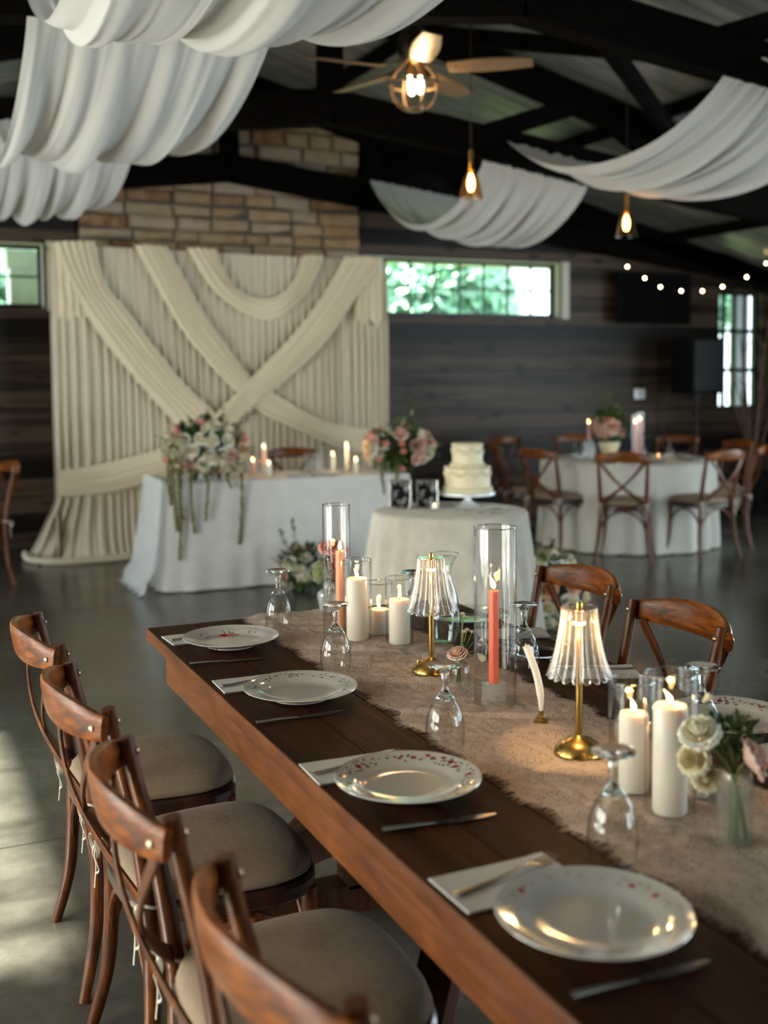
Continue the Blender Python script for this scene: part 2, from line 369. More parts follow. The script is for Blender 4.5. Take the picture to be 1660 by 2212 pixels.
# ------------------------------------------------------------------ the room
XL, XR, YF, YB = -3.3, 9.75, -3.3, 10.2
RX, RZ, RS = 3.0, 4.3, 0.26
def roof(x): return RZ-RS*abs(x-RX)
m, nt, b = newmat('polished_concrete'); M['floor'] = m
v = objco(nt); n1 = N(nt, 'ShaderNodeTexNoise', Scale=1.3, Detail=8.0, Roughness=0.6); L(nt, v, n1.inputs['Vector'])
n2 = N(nt, 'ShaderNodeTexNoise', Scale=14.0, Detail=8.0, Roughness=0.7); L(nt, v, n2.inputs['Vector'])
ma = N(nt, 'ShaderNodeMath', operation='MULTIPLY_ADD'); L(nt, n2.outputs[0], ma.inputs[0]); ma.inputs[1].default_value = 0.45; L(nt, n1.outputs[0], ma.inputs[2])
r = ramp(nt, ma.outputs[0], [(0.48, (0.042, 0.038, 0.030)), (0.72, (0.086, 0.077, 0.061)), (0.92, (0.138, 0.122, 0.098))])
sp = nt.nodes.new('ShaderNodeSeparateXYZ'); L(nt, v, sp.inputs[0])
def groove(sock, per, off):
    a = N(nt, 'ShaderNodeMath', operation='SUBTRACT'); L(nt, sock, a.inputs[0]); a.inputs[1].default_value = off
    p = N(nt, 'ShaderNodeMath', operation='PINGPONG'); L(nt, a.outputs[0], p.inputs[0]); p.inputs[1].default_value = per/2
    l = N(nt, 'ShaderNodeMath', operation='LESS_THAN'); L(nt, p.outputs[0], l.inputs[0]); l.inputs[1].default_value = 0.0035; return l.outputs[0]
g1 = groove(sp.outputs[1], 3.05, 3.70); g2 = groove(sp.outputs[0], 3.05, 2.3)
mxg = N(nt, 'ShaderNodeMath', operation='MAXIMUM'); L(nt, g1, mxg.inputs[0]); L(nt, g2, mxg.inputs[1])
mg = N(nt, 'ShaderNodeMix', data_type='RGBA'); L(nt, mxg.outputs[0], mg.inputs[0]); L(nt, r.outputs[0], mg.inputs[6]); mg.inputs[7].default_value = (0.012, 0.011, 0.01, 1)
L(nt, mg.outputs[2], b.inputs['Base Color'])
rr = ramp(nt, n1.outputs[0], [(0.3, (0.16, 0.16, 0.16)), (0.7, (0.30, 0.30, 0.30))]); L(nt, rr.outputs[0], b.inputs['Roughness'])
bp = N(nt, 'ShaderNodeBump', Strength=0.04, Distance=0.01); L(nt, n2.outputs[0], bp.inputs['Height']); L(nt, bp.outputs[0], b.inputs['Normal'])
g = G(); g.box(((XL+XR)/2, (YF+YB)/2, -0.05), (XR-XL+0.4, YB-YF+0.4, 0.1)); struct('floor', g, 'floor', flat=True)

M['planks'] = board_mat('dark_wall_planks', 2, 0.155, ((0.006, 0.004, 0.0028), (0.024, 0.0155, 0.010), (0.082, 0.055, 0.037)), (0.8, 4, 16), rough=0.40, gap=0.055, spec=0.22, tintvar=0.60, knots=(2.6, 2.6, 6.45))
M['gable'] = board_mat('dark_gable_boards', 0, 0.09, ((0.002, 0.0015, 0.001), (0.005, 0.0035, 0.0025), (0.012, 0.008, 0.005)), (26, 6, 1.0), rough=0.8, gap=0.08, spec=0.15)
def wall_with_holes(name, x0, x1, z0, z1, holes, y, th, mat, along='x'):
    """wall slab made of boxes round its openings; holes = (a0,a1,z0,z1)"""
    g = G(); xs = sorted(set([x0, x1]+[h[0] for h in holes]+[h[1] for h in holes]))
    for a, b_ in zip(xs, xs[1:]):
        mid = (a+b_)/2; cuts = sorted([(h[2], h[3]) for h in holes if h[0] <= mid <= h[1]]); z = z0
        for c0, c1 in cuts+[(z1, z1)]:
            if c0 > z+1e-4:
                c = (mid, y, (z+c0)/2); d = (b_-a, th, c0-z)
                if along == 'y': c = (c[1], c[0], c[2]); d = (d[1], d[0], d[2])
                g.box(c, d)
            z = max(z, c1)
    return struct(name, g, mat, flat=True)
WB = [(-0.85, 1.375, 2.11, 2.67), (4.4, 6.69, 2.10, 2.68), (8.86, 9.50, 1.08, 2.44)]
wall_with_holes('wall_back', XL, XR, 0, 3.12, WB, YB+0.09, 0.18, 'planks')
# gable above, vertical boards
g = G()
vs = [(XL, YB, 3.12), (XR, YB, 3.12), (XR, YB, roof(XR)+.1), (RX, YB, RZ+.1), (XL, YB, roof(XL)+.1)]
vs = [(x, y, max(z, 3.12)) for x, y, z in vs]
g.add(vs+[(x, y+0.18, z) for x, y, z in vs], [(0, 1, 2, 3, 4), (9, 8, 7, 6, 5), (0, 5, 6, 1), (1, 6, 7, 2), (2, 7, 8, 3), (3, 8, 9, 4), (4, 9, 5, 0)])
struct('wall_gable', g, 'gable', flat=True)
wall_with_holes('wall_left', YF, YB, 0, 3.2, [(0.3, 2.4, 0.12, 2.5), (2.7, 4.9, 0.12, 2.5), (6.4, 8.4, 0.12, 2.5)], XL-0.09, 0.18, 'planks', 'y')
wall_with_holes('wall_right', YF, YB, 0, 3.2, [(-1.7, 1.5, 0.12, 2.5), (2.8, 6.4, 0.12, 2.5)], XR+0.09, 0.18, 'planks', 'y')
wall_with_holes('wall_front', XL, XR, 0, 4.4, [(4.8, 7.0, 0.12, 2.6), (7.3, 9.4, 0.12, 2.6)], YF-0.09, 0.18, 'planks')
# corrugated roof
m, nt, b = newmat('corrugated_steel'); M['corrugated'] = m
b.inputs['Metallic'].default_value = 0.75; b.inputs['Roughness'].default_value = 0.42
v = objco(nt, (1.5, 14, 1)); n1 = N(nt, 'ShaderNodeTexNoise', Scale=1.0, Detail=5.0); L(nt, v, n1.inputs['Vector'])
r = ramp(nt, n1.outputs[0], [(0.35, (0.30, 0.31, 0.28)), (0.7, (0.62, 0.62, 0.57))]); L(nt, r.outputs[0], b.inputs['Base Color'])
g = G()
ny = 540
for sgn in (1, -1):
    x1 = XR+.3 if sgn == 1 else XL-.3
    def fn(i, j, x1=x1):
        y = YF-.3+(YB-YF+.6)*i; ph = (y/0.0762) % 1.0
        h = 0.012*(1 if ph < .35 else (0 if .5 < ph < .85 else 0.5)); x = RX+(x1-RX)*j
        return (x, y, roof(x)+h)
    g.grid(fn, ny, 2)
struct('ceiling', g, 'corrugated', flat=True)

# windows -----------------------------------------------------------
M['casing'] = plain('cream_casing', (0.62, 0.58, 0.48), 0.5)
M['sash'] = plain('black_sash', (0.012, 0.016, 0.018), 0.4)
M['pane'] = thin_glass('window_pane', (0.95, 0.98, 0.97), (0.6, 0.65, 0.63), refl=0.9)
wc = [0]
def window(x0, x1, z0, z1, nx, nz, y=YB+0.12, along='x', reveal='casing', bar=0.022, fr=0.04, inner=0.0):
    wc[0] += 1
    w = thing('window_%d' % wc[0], '', ''); del w['label']; del w['category']; w['kind'] = 'structure'
    def P(a, yy, z): return (a, yy, z) if along == 'x' else (yy, a, z)
    def D(a, t, z): return (a, t, z) if along == 'x' else (t, a, z)
    f = G()
    for zz in (z0+fr/2, z1-fr/2): f.box(P((x0+x1)/2, y, zz), D(x1-x0, 0.05, fr))
    for xx in (x0+fr/2, x1-fr/2): f.box(P(xx, y, (z0+z1)/2), D(fr, 0.05, z1-z0-2*fr))
    part('window_frame', f, 'sash', w, flat=True)
    mm = G()
    for k in range(1, nx): mm.box(P(x0+(x1-x0)*k/nx, y, (z0+z1)/2), D(bar, 0.03, z1-z0-2*fr))
    for k in range(1, nz): mm.box(P((x0+x1)/2, y, z0+(z1-z0)*k/nz), D(x1-x0-2*fr, 0.026, bar))
    if nx > 1 or nz > 1: part('muntin', mm, 'sash', w, flat=True)
    p = G(); p.box(P((x0+x1)/2, y, (z0+z1)/2), D(x1-x0-2*fr, 0.004, z1-z0-2*fr)); part('pane', p, 'pane', w, flat=True)
    return w
for (a, b_, c, d), (nx, nz) in zip(WB, ((6, 2), (8, 2), (4, 3))):
    w = window(a, b_, c, d, nx, nz, bar=.018 if d > 2.5 else .045)
    if d > 2.5:
        g = G(); g.box((b_-0.004, YB+0.045, (c+d)/2), (0.008, 0.09, d-c)); g.box(((a+b_)/2, YB+0.045, d-0.004), (b_-a, 0.09, 0.008)); part('window_reveal', g, 'casing', w, flat=True)
        if a > 4:
            g = G(); g.box((b_+0.065, YB-0.012, (c+d)/2+.0), (0.09, 0.024, d-c+.02)); part('window_casing', g, 'casing', w, flat=True)
        else:
            g = G(); g.box((b_+0.05, YB-0.012, (c+d)/2), (0.05, 0.024, d-c+.04)); part('window_casing', g, 'casing', w, flat=True)
for a, b_ in ((0.3, 2.4), (2.7, 4.9), (6.4, 8.4)): window(a, b_, 0.12, 2.5, 4, 5, y=XL-0.1, along='y')
window(2.8, 6.4, 0.12, 2.5, 6, 5, y=XR+0.1, along='y'); window(-1.7, 1.5, 0.12, 2.5, 6, 5, y=XR+0.1, along='y')
for a, b_ in ((4.8, 7.0), (7.3, 9.4)): window(a, b_, 0.12, 2.6, 4, 5, y=YF-0.1)

# outside: lawn, soffit, porch posts, shrubs ----------------------------
M['lawn'] = plain('lawn', (0.10, 0.16, 0.05), 0.9, var=0.3, scale=3)
g = G(); g.box((3, 26, -0.12), (60, 31, 0.04)); struct('ground', g, 'lawn', flat=True)
M['soffit'] = plain('white_soffit', (0.85, 0.85, 0.84), 0.6)
g = G(); g.box((3.5, 10.9, 2.76), (13.2, 1.0, 0.05)); struct('trim_1', g, 'soffit', flat=True)
M['post_grey'] = plain('grey_porch_post', (0.34, 0.35, 0.35), 0.6)
M['post_white'] = plain('white_porch_post', (0.8, 0.82, 0.85), 0.6)
def post(x, y, w, h, mat, label):
    t = thing('porch_post', label, 'post', (x, y, -.1)); s_ = G(); s_.box((0, 0, h/2), (w, w, h)); part('shaft', s_, mat, t, flat=True)
    s_ = G(); s_.box((0, 0, .12), (w*1.25, w*1.25, .24)); s_.box((0, 0, h-.08), (w*1.25, w*1.25, .16)); part('collar', s_, mat, t, bevel=.01); return t
post(9.62, 10.75, 0.13, 2.8, 'post_grey', 'grey porch post outside the narrow far right window')
post(9.98, 11.1, 0.15, 2.8, 'post_grey', 'second grey porch post, right of the first, outside the far right window')
post(1.33, 11.3, 0.26, 2.8, 'post_white', 'white porch post seen through the small window left of the draped backdrop')
def foliage_mass(c, r, n, seed, leaf=0.11):
    rr_ = random.Random(seed); g = G()
    for _ in range(n):
        a = rr_.uniform(0, 2*PI); u = rr_.uniform(-1, 1); q = rr_.uniform(0.45, 1.0)**0.5
        d = Vector((math.sqrt(1-u*u)*math.cos(a), math.sqrt(1-u*u)*math.sin(a), u))
        k = 1+0.35*ns(d.x*2+seed, d.y*2, d.z*2)
        p = Vector((d.x*r[0], d.y*r[1], d.z*r[2]))*q*k+Vector(c)
        t = Vector((rr_.gauss(0, 1), rr_.gauss(0, 1), rr_.gauss(0, 1))).normalized(); s_ = t.orthogonal().normalized()*leaf*0.4; t = t*leaf*rr_.uniform(.6, 1.2)
        g.add([p-t*.5, p+s_, p+t*.5, p-s_], [(0, 1, 2, 3)])
    return g
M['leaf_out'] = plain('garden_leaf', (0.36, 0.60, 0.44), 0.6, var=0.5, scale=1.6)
M['bark'] = plain('bark', (0.08, 0.06, 0.04), 0.9)
for i, (x, y, h, rad, lab) in enumerate(((5.2, 15.0, 3.3, 1.6, 'broad green tree outside the wide window, at its left end'), (9.3, 18.6, 3.3, 1.6, 'green tree outside the wide window, towards its middle'), (0.9, 16.4, 3.2, 1.5, 'green tree outside the small left window'), (15.6, 19.5, 3.6, 1.6, 'green tree outside, far beyond the right end of the wide window'))):
    t = thing('garden_tree', lab, 'tree', (x, y, -.1), 0, 'trees outside the windows')
    g = foliage_mass((0, 0, h), (rad, rad*.8, rad), 4200, i+3, 0.30); part('crown', g, 'leaf_out', t, flat=True)
    g = G(); g.tube([(0, 0, 0), (.05, .02, h*.5), (-.04, 0, h)], [.14, .1, .05]); part('trunk', g, 'bark', t)

t = thing('garden_tree', 'unseen leafy tree added outside the left doors to dapple the floor sun patch', 'tree', (-6.0, 2.2, -.1), 0, 'trees outside the windows')  # unseen tree, added as a shadow caster to break up the sun patch
g = foliage_mass((0, 0, 3.5), (1.2, 2.4, 1.0), 300, 21, 0.22); part('crown', g, 'leaf_out', t, flat=True)
g = G(); g.tube([(0, 0, 0), (.05, .02, 1.8), (-.04, 0, 3.4)], [.12, .09, .05]); part('trunk', g, 'bark', t)

# stone column ----------------------------------------------------------
m, nt, b = newmat('tan_limestone'); M['stone'] = m
at = nt.nodes.new('ShaderNodeAttribute'); at.attribute_name = 'tone'
v = objco(nt); n1 = N(nt, 'ShaderNodeTexNoise', Scale=7.0, Detail=8.0, Roughness=0.7); L(nt, v, n1.inputs['Vector'])
ma = N(nt, 'ShaderNodeMath', operation='MULTIPLY_ADD'); L(nt, at.outputs['Fac'], ma.inputs[0]); ma.inputs[1].default_value = 0.55; L(nt, n1.outputs[0], ma.inputs[2])
r = ramp(nt, ma.outputs[0], [(0.40, (0.17, 0.075, 0.026)), (0.62, (0.34, 0.20, 0.095)), (0.78, (0.40, 0.27, 0.15)), (0.98, (0.42, 0.33, 0.24))]); L(nt, r.outputs[0], b.inputs['Base Color'])
b.inputs['Roughness'].default_value = 0.85; bp = N(nt, 'ShaderNodeBump', Strength=0.7, Distance=0.03); L(nt, n1.outputs[0], bp.inputs['Height']); L(nt, bp.outputs[0], b.inputs['Normal'])
M['mortar'] = plain('mortar', (0.10, 0.085, 0.065), 0.95)
t = thing('stone_chimney_breast', 'tan rough stone chimney column rising behind the draped backdrop', 'stone column', (3.0, YB-.004, 0))
g = G(); tones = []; z = 0.0; rs = random.Random(11); x0, x1 = -1.32, 1.32
while z < 4.2:
    h = rs.uniform(0.095, 0.17); x = x0
    while x < x1-0.01:
        w = rs.uniform(0.20, 0.46); w = w if x+w < x1-0.12 else x1-x
        zt = min(z+h, min(roof(3+x), roof(3+x+w))-.07)
        if zt > z+.03:
            dd = rs.uniform(0.09, 0.145); j = [rs.uniform(-.014, .014) for _ in range(8)]; q = 0.009
            X0, X1, Z0, Z1 = x+q+j[0]*.4, x+w-q+j[1]*.4, z+q, zt-q
            if x == x0: X0 = x0
            if x+w >= x1-.001: X1 = x1
            e = 0.016
            vs = [(X0, -.02, Z0), (X1, -.02, Z0), (X1, -.02, Z1), (X0, -.02, Z1)]
            vs += [(X0, -dd+e, Z0+j[2]), (X1, -dd+e, Z0+j[3]), (X1, -dd+e, Z1+j[4]), (X0, -dd+e, Z1+j[5])]
            vs += [(X0+e, -dd, Z0+e), (X1-e, -dd+j[6], Z0+e), (X1-e, -dd+j[7], Z1-e), (X0+e, -dd, Z1-e)]
            g.add(vs, [(0, 1, 5, 4), (1, 2, 6, 5), (2, 3, 7, 6), (3, 0, 4, 7), (4, 5, 9, 8), (5, 6, 10, 9), (6, 7, 11, 10), (7, 4, 8, 11), (8, 9, 10, 11)])
            tones += [rs.random()]*12
        x += w
    z += h
o = part('stonework', g, 'stone', t, flat=True)
a_ = o.data.attributes.new('tone', 'FLOAT', 'POINT'); a_.data.foreach_set('value', tones)
g = G(); g.box((0, -0.045, 1.9), (2.62, 0.09, 3.8)); part('mortar_bed', g, 'mortar', t, flat=True)

# roof trusses ----------------------------------------------------------
def truss(y, label):
    t = thing('roof_truss', label, 'truss', (RX, y, 0), 0, 'dark roof trusses')
    HW = 6.55; th = 0.14
    def low(x): return 3.39-0.12*abs(x)
    for s_ in (1, -1):
        g = G(); g.bar((0, 0, low(0)), (s_*HW, 0, low(HW)), .24, th); part('bottom_chord', g, 'beam', t, flat=True)
        g = G(); g.bar((0, 0, RZ-.13), (s_*HW, 0, RZ-.13-RS*HW), .2, th); part('top_chord', g, 'beam', t, flat=True)
        for xa, xb in ((1.1, 2.1), (3.3, 2.3)):
            g = G(); g.bar((s_*xa, 0, low(xa)), (s_*xb, 0, RZ-.15-RS*xb), .14, .1); part('web', g, 'beam', t, flat=True)
    g = G(); g.bar((0, 0, low(0)), (0, 0, RZ-.15), .16, .12, up=(1, 0, 0)); part('king_post', g, 'beam', t, flat=True)
    return t
truss(9.98, 'dark timber truss tight against the back wall and stone column')
truss(7.5, 'dark timber truss second from the back wall, between the two rows of swags')
truss(4.95, 'dark timber truss above the ceiling fan, third from the back wall')
truss(2.4, 'nearest dark timber truss, above the top edge of the view')
# purlins, braces between the trusses, seen against the metal
for i, (x, lab) in enumerate(((3.75, 'dark purlin under the metal roof just right of the ridge'), (5.7, 'dark purlin under the metal roof midway down the right slope'), (7.9, 'dark purlin low on the right slope above the round table'), (1.2, 'dark purlin under the left roof slope above the hanging swags'))):
    g = G(); g.bar((0, -1.6, 0), (0, 10.1, 0), .1, .07); o = link('purlin', g.mesh('purlin', 'beam', flat=True)); tag(o, lab, 'beam', 'purlins', (x, 0, roof(x)-.06))
for (a, b_), lab in (((( 3.2, 5.0, 3.6), (6.0, 7.4, 3.35)), 'long thin dark roof brace crossing the metal ceiling right of the fan'), (((5.6, 5.0, 3.3), (3.6, 7.4, 3.95)), 'second thin dark roof brace, crossing the first one'),):
    A = Vector(a); B = Vector(b_); g = G(); g.bar((0, 0, 0), B-A, .11, .08); o = link('roof_brace', g.mesh('roof_brace', 'beam', flat=True)); tag(o, lab, 'beam', 'roof braces', A)

# ceiling swags ----------------------------------------------------------
def swag(label, n0, n1, f0, f1, sag, seed, folds=9, low_shift=0.5, amp=0.045, group='white fabric swags slung under the trusses', lean=0.0, nl=64):
    """n0,n1: near attachment left/right point; f0,f1: far attachment left/right"""
    n0, n1, f0, f1 = map(Vector, (n0, n1, f0, f1)); g = G(); rs = random.Random(seed)
    ph = [rs.uniform(0, 6.28) for _ in range(6)]
    def fn(u, v):
        a = n0.lerp(n1, u); c = f0.lerp(f1, u); p = a.lerp(c, v)
        sg = sag*(1+0.05*math.sin(2*PI*u*folds/3.2+ph[0])+0.035*math.sin(2*PI*u*folds/1.7+ph[1])) * (0.9+0.10*math.sin(PI*u))
        w = 4*v*(1-v); w = w**0.85
        p.z -= sg*w
        k = 0.35+0.65*min(1, w*1.4)
        q_ = (folds*.62*u+ph[2]/6.28+1.1*ns(u*2.6, seed*3.1)+0.10*math.sin(2*PI*u*1.5+ph[3]+v*1.2)) % 1.0
        f = (2*q_/.86-1 if q_ < .86 else 1-2*(q_-.86)/.14)*(.6+.9*abs(ns(u*4.1, seed*1.7)))*1.5
        f = f*0.85+0.15*math.sin(2*PI*folds*2.3*u+ph[0]+v)
        e = min(1, min(u, 1-u)*14)
        p.z += amp*k*f*e*(0.6+0.4*math.sin(7*u+ph[4])); p.x += 0.5*amp*k*math.sin(2*PI*folds*u+ph[2]+1.4)*e + lean*w*(0.5-u)
        p.y += amp*0.8*math.sin(2*PI*folds*u+ph[5])*(1-2*v)*w
        p.z += 0.012*ns(u*23, v*3, seed)
        return p
    g.grid(fn, 260, nl)
    o = link('ceiling_swag', g.mesh('ceiling_swag', 'drape', weld=False)); tag(o, label, 'fabric swag', group)
    return o
lowz = 3.27
swag('white swag over the wide window, farthest of the right-hand row', (4.20, 7.43, 3.10), (5.13, 7.43, 2.96), (4.36, 9.9, 3.36), (5.35, 9.9, 3.24), 0.50, 1, 13, amp=0.016)
swag('large white swag at right, the middle one of the right-hand row', (4.27, 4.88, 3.14), (5.32, 4.88, 3.01), (4.40, 7.55, 3.36), (5.50, 7.57, 3.22), 0.44, 2, 12, amp=0.016)
swag('white swag whose corner shows at the top right edge, nearest of the right-hand row', (4.3, 2.3, 3.12), (5.4, 2.3, 3.0), (4.52, 5.03, 3.34), (5.5, 5.03, 3.22), 0.45, 5, 7)
swag('hanging white swag at far left, farthest of the left-hand row', (0.45, 7.43, 2.96), (1.62, 7.43, 3.08), (0.45, 9.9, 3.2), (1.6, 9.9, 3.3), 0.47, 3, 12, amp=0.024)
swag('large white swag at upper left, the middle one of the left-hand row', (0.62, 4.88, 2.98), (1.70, 4.88, 3.10), (0.60, 7.57, 3.2), (1.68, 7.57, 3.32), 0.49, 4, 9, amp=0.024)
swag('wide white swag across the top left, nearest to the viewer', (0.50, 2.32, 2.96), (1.72, 2.32, 3.08), (0.62, 5.03, 3.22), (1.72, 5.03, 3.32), 0.52, 6, 8, amp=0.022)

# ceiling fan ------------------------------------------------------------
M['blade'] = wood('pale_fan_blade', (0.20, 0.13, 0.075), (0.30, 0.20, 0.12), (0.38, 0.27, 0.17), scale=(2, 14, 9), rough=0.4)
M['fan_metal'] = plain('dark_bronze', (0.03, 0.022, 0.016), 0.35, 0.8); M['cage_metal'] = plain('bulb_lit_bronze', (0.26, 0.17, 0.10), 0.4, 0.7)  # cage bronze is lighter: the bulbs' golden light is put into its colour
t = thing('ceiling_fan', 'wood-bladed ceiling fan with a caged globe light hanging from the ridge', 'fan', (2.98, 6.1, 3.19))
g = G(); g.tube([(0, 0, .34), (0, 0, 1.08)], .016); part('downrod', g, 'fan_metal', t)
g = G(); g.lathe([(0.0, .36), (.05, .36), (.09, .32), (.105, .25), (.09, .19), (.055, .17), (0, .17)], 24); part('motor', g, 'fan_metal', t)
g = G(); g.lathe([(0, 1.08), (.07, 1.08), (.06, 1.02), (.02, .98), (0, .98)], 20); part('canopy', g, 'fan_metal', t)
for k in range(5):
    a = math.radians(-36+72*k); g = G()
    def fn(i, j):
        x = .20+.50*i; w = .055+.022*math.sin(PI*min(1, i*1.1)); 
        if i > .93: w *= 0.93
        y = (j-.5)*2*w; return (x, y, .125-y*.20)
    g.grid(fn, 14, 4); v0 = len(g.v)
    g.grid(lambda i, j: (Vector(fn(i, 1-j))+Vector((0, 0, -.008))), 14, 4)
    o = part('blade', g, 'blade', t); o.rotation_euler = (0, 0, a)
    g2 = G(); g2.sweep([(.06, 0, .165), (.13, 0, .15), (.26, 0, .12)], [(0, 1, 0)], [.03, .025, .06], .008); g2_ = link('blade_arm', g2.mesh('blade_arm', 'fan_metal'), o)
g = G()
for k in range(8):
    a = 2*PI*k/8; pts = [(.148*math.sin(s_)*math.cos(a), .148*math.sin(s_)*math.sin(a), .148*math.cos(s_)+.02) for s_ in [PI*(.12+.76*i/14) for i in range(15)]]
    g.sweep(pts, [(-math.sin(a), math.cos(a), 0)], .017, .004, n=4)
pts = [(.15*math.cos(2*PI*i/32), .15*math.sin(2*PI*i/32), .03) for i in range(33)]; g.sweep(pts, [(0, 0, 1)], .016, .004, n=4)
g.lathe([(0, -.125), (.055, -.12), (.06, -.108), (0, -.10)], 20); g.lathe([(0, .19), (.06, .19), (.065, .165), (0, .15)], 20)
part('light_cage', g, 'cage_metal', t)
for dx, dy in ((.03, -.015), (-.03, .0), (.0, .035)):
    g = G(); g.lathe([(0, -.055), (.016, -.045), (.023, -.015), (.018, .03), (.011, .05), (0, .055)], 14, (dx, dy, .03)); part('bulb', g, 'fan_bulb', t)
    g = G(); g.lathe([(.012, .08), (.013, .14), (0, .14)], 12, (dx, dy, .0)); part('lamp_socket', g, 'brass', t)
light('fan_light', 'POINT', (2.98, 6.1, 3.2), 8, (1.0, 0.66, 0.32), radius=0.05)

# pendants ---------------------------------------------------------------
M['amber_glass'] = thin_glass('amber_pendant_glass', (0.80, 0.52, 0.30), (0.35, 0.18, 0.10))
def pendant(x, y, z, top, lab):
    t = thing('pendant_lamp', lab, 'pendant', (x, y, z), 0, 'bell pendants')
    g = G(); g.tube([(0, 0, .13), (0, 0, top-z)], .0028); part('cord', g, 'rope', t)
    g = G(); g.lathe([(0, .20), (.014, .2), (.016, .09), (.028, .075), (0, .07)], 14); part('lamp_socket', g, 'brass', t)
    g = G(); g.lathe([(.026, .075), (.045, .045), (.058, -.01), (.072, -.075), (.076, -.09)], 24); part('glass_shade', g, 'amber_glass', t)
    g = G(); g.lathe([(0, -.05), (.016, -.042), (.024, -.01), (.02, .03), (.01, .06), (0, .065)], 14); part('bulb', g, 'bulb', t)
    light('pendant_light', 'POINT', (x, y, z-.0), 3.0, (1.0, 0.62, 0.28), radius=0.03)
pendant(3.36, 6.1, 2.665, roof(3.36), 'small bell pendant hanging just in front of the far right swag')
pendant(4.85, 6.55, 2.55, roof(4.85), 'small amber bell pendant hanging below the middle right swag, right of the other one')

# string lights, tv, speaker, wall plate, branches -----------------------
t = thing('string_lights', 'drooping string of small warm bulbs before the dark far right corner', 'string lights', (0, 9.5, 0))
SL = [(7.05, 2.592), (7.27, 2.482), (7.47, 2.397), (7.74, 2.362), (8.02, 2.368), (8.29, 2.420), (8.62, 2.532), (8.89, 2.688)]
g = G(); g.tube(smooth_path([(6.8, 0, 2.80)]+[(x, 0, z+.035) for x, z in SL]+[(9.3, 0, 2.95)], 6), .003, 5); part('cord', g, 'black', t)
for x, z in SL:
    g = G(); g.ball((x, 0, z), .010, 12, 8); bb = part('bulb', g, 'fairy', t)
    g = G(); g.lathe([(0, .036), (.01, .036), (.011, .014), (0, .012)], 8, (x, 0, z)); part('bulb_socket', g, 'black', t)
t = thing('wall_television', 'black flat television high on the dark back wall, under the string lights', 'television', (7.82, 10.05, 2.32))
g = G(); g.box((0, 0, 0), (.98, .05, .56)); part('casing', g, 'black', t, bevel=.008)
M['screen'] = plain('dark_screen', (0.002, 0.002, 0.0025), 0.9, spec=0.1); g = G(); g.box((0, -.027, 0), (.94, .006, .52)); part('screen', g, 'screen', t, flat=True)
g = G(); g.box((0, .088, 0), (.2, .124, .2)); part('wall_bracket', g, 'black', t, flat=True)
t = thing('loudspeaker', 'tall black loudspeaker on a stand left of the narrow far window', 'speaker', (8.17, 9.75, 0))
g = G(); g.box((0, 0, 1.58), (.44, .36, .60)); part('cabinet', g, 'black', t, bevel=.02)
g = G(); g.box((0, -.185, 1.58), (.38, .012, .54)); part('grille', g, 'black_metal', t, flat=True)
g = G(); g.tube([(0, 0, .4), (0, 0, 1.3)], .02); g.lathe([(0, 1.28), (.09, 1.28), (.09, 1.26), (0, 1.25)], 14); part('pole', g, 'black_metal', t)
for k in range(3):
    a = 2*PI*k/3+.4; g = G(); g.tube([(0, 0, .75), (.42*math.cos(a), .42*math.sin(a), 0.01)], .014); part('stand_leg', g, 'black_metal', t)
t = thing('wall_switch_plate', 'small white switch plate on the dark plank wall right of the cake', 'switch', (7.74, YB-.006, 1.275))
g = G(); g.box((0, 0, 0), (.14, .012, .11)); part('plate', g, 'ceramic', t, bevel=.004)
M['grey_plastic'] = plain('grey_plastic', (0.35, 0.36, 0.36), 0.4); g = G(); g.box((0, -.008, 0), (.045, .008, .03)); part('button', g, 'grey_plastic', t, bevel=.002)
t = thing('branch_arrangement', 'tall bare birch branches standing in a dark urn in the far right corner', 'branches', (8.6, 9.35, 0))
g = G(); g.lathe([(0, .02), (.16, 0), (.20, .2), (.15, .42), (.17, .46), (.14, .45), (0, .40)], 20); part('urn', g, 'black', t)
for k, (tx, ty, tz, r_) in enumerate(((-.46, -.1, 1.62, .010), (-.12, .1, 1.95, .016), (.22, .0, 2.1, .016), (.06, -.1, 1.75, .014), (.38, .1, 1.7, .012), (-.3, .05, 1.35, .012), (.5, -.05, 1.5, .012))):
    g = G(); P = [(0.03*math.cos(k), .03*math.sin(k), .3), (tx*.25+.03*ns(k), ty*.3, .3+(tz-.3)*.4), (tx*.6+.05*ns(k+5.5), ty*.7, .3+(tz-.3)*.75), (tx, ty, tz)]
    P = smooth_path(P, 5); g.tube(P, [r_*1.3*(1-.7*i/len(P)) for i in range(len(P))], 7)
    for q in (8, 11):
        d = Vector((math.cos(k*2+q), .3, 1.2)).normalized()*.28; g.tube([P[q], P[q]+d*.5, P[q]+d], [r_*.5, r_*.35, r_*.15], 5)
    part('branch', g, 'birch', t)

